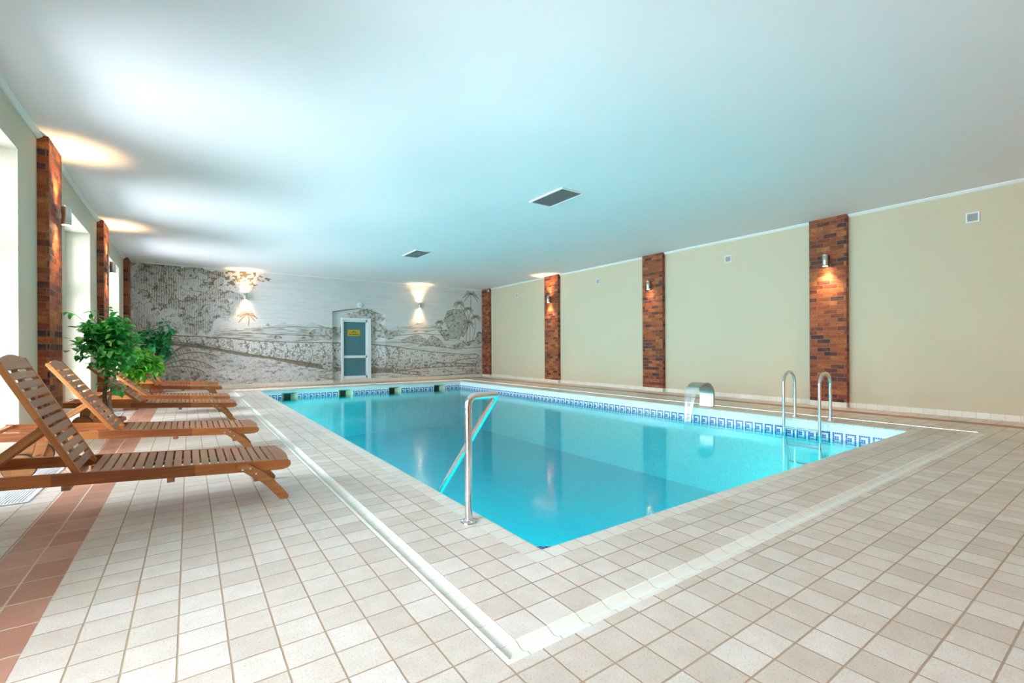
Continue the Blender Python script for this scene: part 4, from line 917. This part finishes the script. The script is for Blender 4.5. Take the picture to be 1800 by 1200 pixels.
# ---------------------------------------------------------------- wooden loungers
SLOPE = 0.068; LEN = 1.95; WID = 0.60
def rz_(x): return 0.235 - SLOPE * x              # rail centre height, x runs 0 (foot tip) to -LEN (head)
HX = -1.145                                       # backrest hinge
BACKLEN, STRUT_A, STRUT_L = 0.76, 0.33, 0.42
def make_lounger():
    t = thing('sun_lounger', 'lounger', 'sun lounger', (0, 0, 0), 'wooden sun loungers along the windows')
    h = 0.036
    for s in (0, 1):
        y0 = 0.0 if s == 0 else WID - 0.026; y1 = y0 + 0.026; m = MB()
        top = [(-LEN, rz_(-LEN) + h), (-0.02, rz_(-0.02) + h), (0.0, rz_(0) + h - 0.012), (0.004, rz_(0) - 0.004), (-0.012, rz_(0) - h * 0.55), (-0.045, rz_(-0.04) - h * 0.9), (-0.10, rz_(-0.1) - h), (-LEN, rz_(-LEN) - h)]
        m.prism(top, y0, y1, 'y'); m.build('side_rail', M_WOODX, t, bevel=0.004)
    # slatted seat
    m = MB(); n = 20; x0, x1 = HX + 0.05, -0.085; pitch = (x1 - x0) / n
    for k in range(n):
        xc = x0 + pitch * (k + 0.5); a, b = xc - 0.0205, xc + 0.0205; z = rz_(xc) + h - 0.001
        m.hexa([(a, 0.026, z - 0.017 - SLOPE * -0.02), (b, 0.026, z - 0.017 - SLOPE * 0.02), (b, WID - 0.026, z - 0.017 - SLOPE * 0.02), (a, WID - 0.026, z - 0.017 + SLOPE * 0.02),
                (a, 0.026, z + SLOPE * 0.02), (b, 0.026, z - SLOPE * 0.02), (b, WID - 0.026, z - SLOPE * 0.02), (a, WID - 0.026, z + SLOPE * 0.02)])
    # wide curved foot slat
    za, zb = rz_(-0.085) + h - 0.001, rz_(0) + h - 0.004
    pr = []
    for k in range(9):
        u = k / 8; pr.append((-0.012 + 0.034 * 4 * u * (1 - u) * 0.6, 0.026 + u * (WID - 0.052)))
    poly = [(-0.088, 0.026)] + pr + [(-0.088, WID - 0.026)]
    m.add([(x, y, rz_(x) + h - 0.02) for x, y in poly] + [(x, y, rz_(x) + h - 0.002) for x, y in poly],
          [tuple(range(len(poly)))[::-1], tuple(range(len(poly), 2 * len(poly)))] + [(i, (i + 1) % len(poly), len(poly) + (i + 1) % len(poly), len(poly) + i) for i in range(len(poly))])
    m.build('seat_slats', M_WOODY, t, bevel=0.003)
    m = MB(); m.hexa([(HX + 0.03, WID / 2 - 0.03, rz_(HX) - 0.005), (-0.06, WID / 2 - 0.03, rz_(-0.06) - 0.005), (-0.06, WID / 2 + 0.03, rz_(-0.06) - 0.005), (HX + 0.03, WID / 2 + 0.03, rz_(HX) - 0.005),
                      (HX + 0.03, WID / 2 - 0.03, rz_(HX) + h - 0.019), (-0.06, WID / 2 - 0.03, rz_(-0.06) + h - 0.019), (-0.06, WID / 2 + 0.03, rz_(-0.06) + h - 0.019), (HX + 0.03, WID / 2 + 0.03, rz_(HX) + h - 0.019)])
    m.build('centre_batten', M_WOODX, t)
    # cross bars under the rails
    for x in (-0.70, -1.19, -LEN + 0.03, -1.62):
        z = rz_(x) - h - (0.028 if x > -1.3 else -0.035); m = MB(); m.box(x - 0.02, x + 0.02, 0.0 if x > -1.3 else 0.026, WID if x > -1.3 else WID - 0.026, z, z + 0.03)
        m.build('cross_bar', M_WOODY, t, bevel=0.003)
    # splayed curved legs with bolts
    for s in (0, 1):
        y0, y1 = (-0.026, 0.0) if s == 0 else (WID, WID + 0.026)
        zt = rz_(-0.34)
        prof = [(-0.347, 0.276), (-0.270, 0.276), (-0.227, 0.246), (-0.173, 0.205), (-0.115, 0.148), (-0.064, 0.086), (-0.016, 0.020), (-0.020, 0.0), (-0.072, 0.0), (-0.111, 0.047), (-0.146, 0.092), (-0.182, 0.133), (-0.218, 0.165), (-0.256, 0.192), (-0.297, 0.224)]
        m = MB(); m.prism(prof, y0, y1, 'y'); lg = m.build('leg', M_WOODX2, t, bevel=0.004)
        yo = y0 if s == 0 else y1; dy = -0.003 if s == 0 else 0.003
        for bx, bz in ((-0.304, 0.244), (-0.258, 0.247), (-0.223, 0.206)):
            m = MB(); m.lathe([(0.0075, 0), (0.0075, dy), (0.004, dy * 1.5)], (bx, yo, bz), 'y', 12); m.build('bolt', M_STEEL, lg)
    m = MB(); m.box(-0.235, -0.195, 0.0, WID, 0.145, 0.175); m.build('leg_brace', M_WOODY, t, bevel=0.003)
    # wheels on curved brackets at the head end
    xw, zw, rw = -1.74, 0.108, 0.108
    for s in (0, 1):
        yb = 0.028 if s == 0 else WID - 0.056
        m = MB(); m.prism([(xw - 0.02, rz_(xw) - 0.005), (xw + 0.10, rz_(xw) - 0.005), (xw + 0.075, 0.22), (xw + 0.035, zw - 0.03), (xw - 0.035, zw - 0.03), (xw - 0.03, 0.20)], yb, yb + 0.028, 'y')
        m.build('wheel_bracket', M_WOODX2, t, bevel=0.003)
        yw = -0.012 if s == 0 else WID - 0.020
        m = MB(); m.lathe([(0.012, -0.002), (rw - 0.008, -0.002), (rw - 0.006, 0), (rw - 0.006, 0.030), (rw - 0.008, 0.032), (0.012, 0.032)], (xw, yw, zw), 'y', 32)
        wh = m.build('wheel', M_WOODX2, t, auto=35)
        m = MB(); m.lathe([(rw - 0.007, 0.001), (rw, 0.004), (rw, 0.026), (rw - 0.007, 0.029)], (xw, yw, zw), 'y', 32); m.build('tyre', M_DARK, wh, auto=50)
    m = MB(); m.tube([(xw, -0.02, zw), (xw, WID + 0.02, zw)], 0.011, 12); m.build('axle', M_STEEL, t)
    # backrest: stiles, slats and arched head slat; pivots about the hinge
    hz = rz_(HX) + 0.020
    th = 0.032
    m = MB(); m.box(0.03, BACKLEN - 0.03, WID / 2 - 0.03, WID / 2 + 0.03, -0.022, -0.004)
    bk = m.build('backrest', M_WOODX, t, loc=(HX, 0, hz))
    for y0 in (0.030, WID - 0.056):
        m = MB(); m.prism([(0.0, -th / 2), (BACKLEN - 0.004, -th / 2), (BACKLEN + 0.008, -0.004), (BACKLEN, th / 2), (-0.02, th / 2), (-0.03, 0)], y0, y0 + 0.026, 'y'); m.build('stile', M_WOODX, bk, bevel=0.003)
    m = MB(); n = 11; p0, p1 = 0.015, BACKLEN - 0.075; pt = (p1 - p0) / n
    for k in range(n):
        a = p0 + pt * k + 0.004; m.box(a, a + 0.043, 0.056, WID - 0.056, -0.004, 0.013)
    poly = [(BACKLEN - 0.07, 0.056)] + [(BACKLEN - 0.004 + 0.03 * sin(pi * k / 10), 0.056 + (WID - 0.112) * k / 10) for k in range(11)] + [(BACKLEN - 0.07, WID - 0.056)]
    q = len(poly); m.add([(x, y, -0.004) for x, y in poly] + [(x, y, 0.014) for x, y in poly], [tuple(range(q))[::-1], tuple(range(q, 2 * q))] + [(i, (i + 1) % q, q + (i + 1) % q, q + i) for i in range(q)])
    m.build('back_slats', M_WOODY, bk, bevel=0.003)
    for y0 in (0.068, WID - 0.09):
        m = MB(); m.box(0, STRUT_L, 0, 0.022, -0.022, 0.022); m.build('support_strut', M_WOODX2, t, loc=(0, y0, 0), bevel=0.004)
    return t
def pose(t, ang):
    a = radians(ang); hz = rz_(HX) + 0.020
    for ch in t.children:
        if ch.name.startswith('backrest'): ch.rotation_euler = (0, -(pi - a) , 0); ch.scale = (1, 1, -1)
        if ch.name.startswith('support_strut'):
            px, pz = HX - STRUT_A * cos(a), hz + STRUT_A * sin(a) - 0.012
            # find where the strut reaches the rails
            best = None
            for k in range(400):
                b = -pi / 2 + k * pi / 800 * 2
                ex, ez = px - STRUT_L * cos(b), pz - STRUT_L * sin(b)
                e = abs(ez - (rz_(ex) - 0.005))
                if ex < px and (best is None or e < best[0]): best = (e, ex, ez)
            _, ex, ez = best
            ch.location = (px, ch.location.y, pz); ch.rotation_euler = (0, -atan2(ez - pz, ex - px), 0)
base = make_lounger()
SPOTS = [(0.600, 3.672, 64, 'front sun lounger nearest the camera, with its backrest raised steeply'),
         (0.590, 5.440, 55, 'second sun lounger from the front, between the front one and the potted ficus'),
         (0.590, 8.160, 44, 'nearer lounger of the middle pair, just past the terracotta pot'),
         (0.582, 9.440, 42, 'farther lounger of the middle pair, half hidden behind its neighbour'),
         (0.590, 12.00, 60, 'nearer lounger of the far pair, close to the mural'),
         (0.590, 13.58, 60, 'farthest lounger, right in front of the mural')]
loungers = []
for i, (x, y, a, lab) in enumerate(SPOTS):
    o = base if i == 0 else dup(base, (0, 0, 0), lab)
    o['label'] = lab; o.location = (x, y, 0); loungers.append((o, a))
for o, a in loungers: pose(o, a)

# ---------------------------------------------------------------- potted ficus trees
def leaf(mb, p, d, up_, L, W):
    d = d.normalized(); s = d.cross(up_); s = s.normalized() if s.length > 1e-4 else Vector((1, 0, 0)); n = s.cross(d).normalized()
    pts = [p, p + d * L * 0.3 + s * W * 0.42 + n * W * 0.10, p + d * L * 0.62 + s * W * 0.36 + n * W * 0.06 - n * L * 0.03, p + d * L - n * L * 0.14,
           p + d * L * 0.62 - s * W * 0.36 + n * W * 0.06 - n * L * 0.03, p + d * L * 0.3 - s * W * 0.42 + n * W * 0.10, p + d * L * 0.32 - n * W * 0.06, p + d * L * 0.64 - n * W * 0.05 - n * L * 0.04]
    mb.add(pts, [(0, 1, 6), (1, 2, 7, 6), (2, 3, 7), (0, 6, 5), (6, 7, 4, 5), (7, 3, 4)])
def ficus(loc, label, pot_r, pot_h, trunks, blobs, nleaf, L, lm, seed, bark, sprigs=()):
    r = random.Random(seed)
    t = thing('potted_ficus', label, 'potted plant', loc, 'potted ficus trees by the windows')
    m = MB(); R = pot_r; hh = pot_h
    m.lathe([(R * 0.68, 0), (R * 0.86, hh * 0.80), (R * 0.99, hh * 0.81), (R, hh * 0.83), (R, hh * 0.985), (R * 0.985, hh), (R * 0.90, hh), (R * 0.885, hh * 0.97), (R * 0.85, hh * 0.86)], seg=36)
    m.build('pot', M_TERRA, t, auto=35)
    m = MB(); m.lathe([(R * 0.80, hh * 0.80), (R * 0.85, hh * 0.875), (R * 0.4, hh * 0.90)], seg=24); m.build('soil', M_SOIL, t)
    ends = []
    for k, (pts, r0, r1, mat) in enumerate(trunks):
        P = [Vector(q) for q in pts]; sm = []
        for i in range(len(P) - 1):
            for q in range(6):
                u = q / 6; a = P[max(i - 1, 0)]; b = P[i]; c2 = P[i + 1]; e = P[min(i + 2, len(P) - 1)]
                sm.append(0.5 * ((2 * b) + (c2 - a) * u + (2 * a - 5 * b + 4 * c2 - e) * u * u + (3 * b - a - 3 * c2 + e) * u ** 3))
        sm.append(P[-1]); n = len(sm); m = MB(); m.tube(sm, [r0 + (r1 - r0) * i / (n - 1) for i in range(n)], 10)
        m.build('trunk', mat, t, smooth=True); ends.append(sm)
    br = MB(); fo = MB(); centers = [Vector(b[0]) for b in blobs]
    wsum = sum(b[1] * b[2] * b[2] * b[3] for b in blobs)
    tw = 0
    for (c2, rx, rz2, dens) in blobs:
        c2 = Vector(c2); cnt = int(nleaf * rx * rz2 * rz2 * dens / wsum) if wsum else 0
        src = min((q for s in ends for q in s[len(s) // 2:]), key=lambda q: (q - c2).length)
        twigs = []
        for k in range(max(5, cnt // 14)):
            a = r.uniform(0, 2 * pi); b = r.uniform(-0.9, 1.0); q = c2 + Vector((rx * cos(a) * sqrt(1 - b * b * 0.8), rx * sin(a) * sqrt(1 - b * b * 0.8), rz2 * b)) * r.uniform(0.55, 1.0)
            md = (src + q) / 2 + Vector((r.uniform(-.05, .05), r.uniform(-.05, .05), r.uniform(0.0, .10)))
            path = [src, (src + md) / 2 + Vector((0, 0, .02)), md, (md + q) / 2 + Vector((0, 0, .025)), q]; br.tube(path, [0.006, 0.005, 0.004, 0.003, 0.002], 5); twigs.append(path)
        for k in range(cnt):
            pth = r.choice(twigs); i = r.choice([1, 2, 2, 3, 3]); u = r.random(); p = pth[i] * (1 - u) + pth[i + 1 if i < 4 else 4] * u
            p = p + Vector((r.gauss(0, 1), r.gauss(0, 1), r.gauss(0, 1))) * 0.045
            out = (p - c2); out.z *= 0.4
            d = out.normalized() * 0.7 + Vector((r.uniform(-1, 1), r.uniform(-1, 1), r.uniform(-1.1, 0.25)))
            leaf(fo, p, d, Vector((r.uniform(-.4, .4), r.uniform(-.4, .4), 1)), L * r.uniform(0.75, 1.25), L * r.uniform(0.62, 0.85))
    for path in sprigs:
        P = [Vector(q) for q in path]; br.tube(P, [0.006] + [0.003] * (len(P) - 1), 5)
        for k in range(len(P) * 2):
            q = P[-1].lerp(P[-2], r.random() * 0.8) if k < 5 else P[r.randrange(2, len(P))]
            leaf(fo, q, Vector((r.uniform(-1, 1), r.uniform(-1, 1), r.uniform(-1, 0.2))), Vector((0, 0, 1)), L, L * 0.5)
    br.build('twigs', bark, t); fo.build('foliage', lm, t, smooth=False)
    return t
ficus((-0.845, 7.86, 0), 'nearest and largest potted ficus, with glossy green leaves beside the second lounger', 0.165, 0.20,
      [([(-0.02, 0, 0.15), (-0.05, 0.0, 0.48), (-0.02, 0, 0.88), (-0.05, 0, 1.20)], 0.026, 0.013, M_BARKD), ([(0.05, 0, 0.15), (0.0, -0.02, 0.42), (0.05, 0.0, 0.7), (0.02, 0, 1.05)], 0.020, 0.011, M_BARK)],
      [((-0.05, 0, 1.34), 0.26, 0.19, 1.0), ((0.10, 0, 1.20), 0.24, 0.20, 1.0), ((-0.19, 0, 1.13), 0.17, 0.22, 1.0), ((0.10, -0.05, 0.97), 0.27, 0.17, 1.0), ((-0.08, 0, 0.82), 0.15, 0.13, 0.8), ((0.06, 0, 1.49), 0.14, 0.07, 0.9), ((-0.05, -0.06, 0.55), 0.08, 0.08, 0.5), ((0.07, -0.02, 0.52), 0.08, 0.07, 0.7)],
      1250, 0.094, M_LEAF, 11, M_BARK,
      [[(-0.07, 0, 1.3), (-0.22, 0, 1.42), (-0.33, 0, 1.53), (-0.40, -0.03, 1.55)], [(-0.07, 0, 1.3), (-0.15, 0, 1.46), (-0.18, 0, 1.58)]])
ficus((-0.86, 10.86, 0), 'lower lime green ficus in the middle, between the other two plants', 0.17, 0.17,
      [([(-0.02, 0, 0.14), (-0.03, 0, 0.45), (0.02, 0, 0.75)], 0.022, 0.013, M_BARK)],
      [((0.16, 0, 0.80), 0.32, 0.24, 1.0), ((0.02, 0, 1.02), 0.28, 0.2, 1.0), ((0.26, 0, 0.62), 0.20, 0.16, 1.0), ((-0.08, 0, 0.72), 0.2, 0.16, 0.7)], 800, 0.11, M_LEAF2, 5, M_BARK)
ficus((-0.69, 14.85, 0), 'farthest potted ficus standing in front of the left end of the mural', 0.19, 0.20,
      [([(0.0, 0, 0.16), (-0.04, 0, 0.5), (0.02, 0, 0.9), (0.0, 0, 1.25)], 0.03, 0.016, M_BARKD), ([(0.05, 0, 0.16), (0.06, 0, 0.5), (0.04, 0, 0.9)], 0.02, 0.014, M_BARKD)],
      [((0.0, 0, 1.40), 0.30, 0.25, 1.0), ((-0.02, 0, 1.08), 0.36, 0.24, 1.0), ((0.14, 0, 1.66), 0.24, 0.18, 0.7), ((-0.12, 0, 1.80), 0.12, 0.09, 0.35), ((0.22, 0, 0.98), 0.16, 0.14, 0.8)], 620, 0.13, M_LEAF3, 8, M_BARKD)
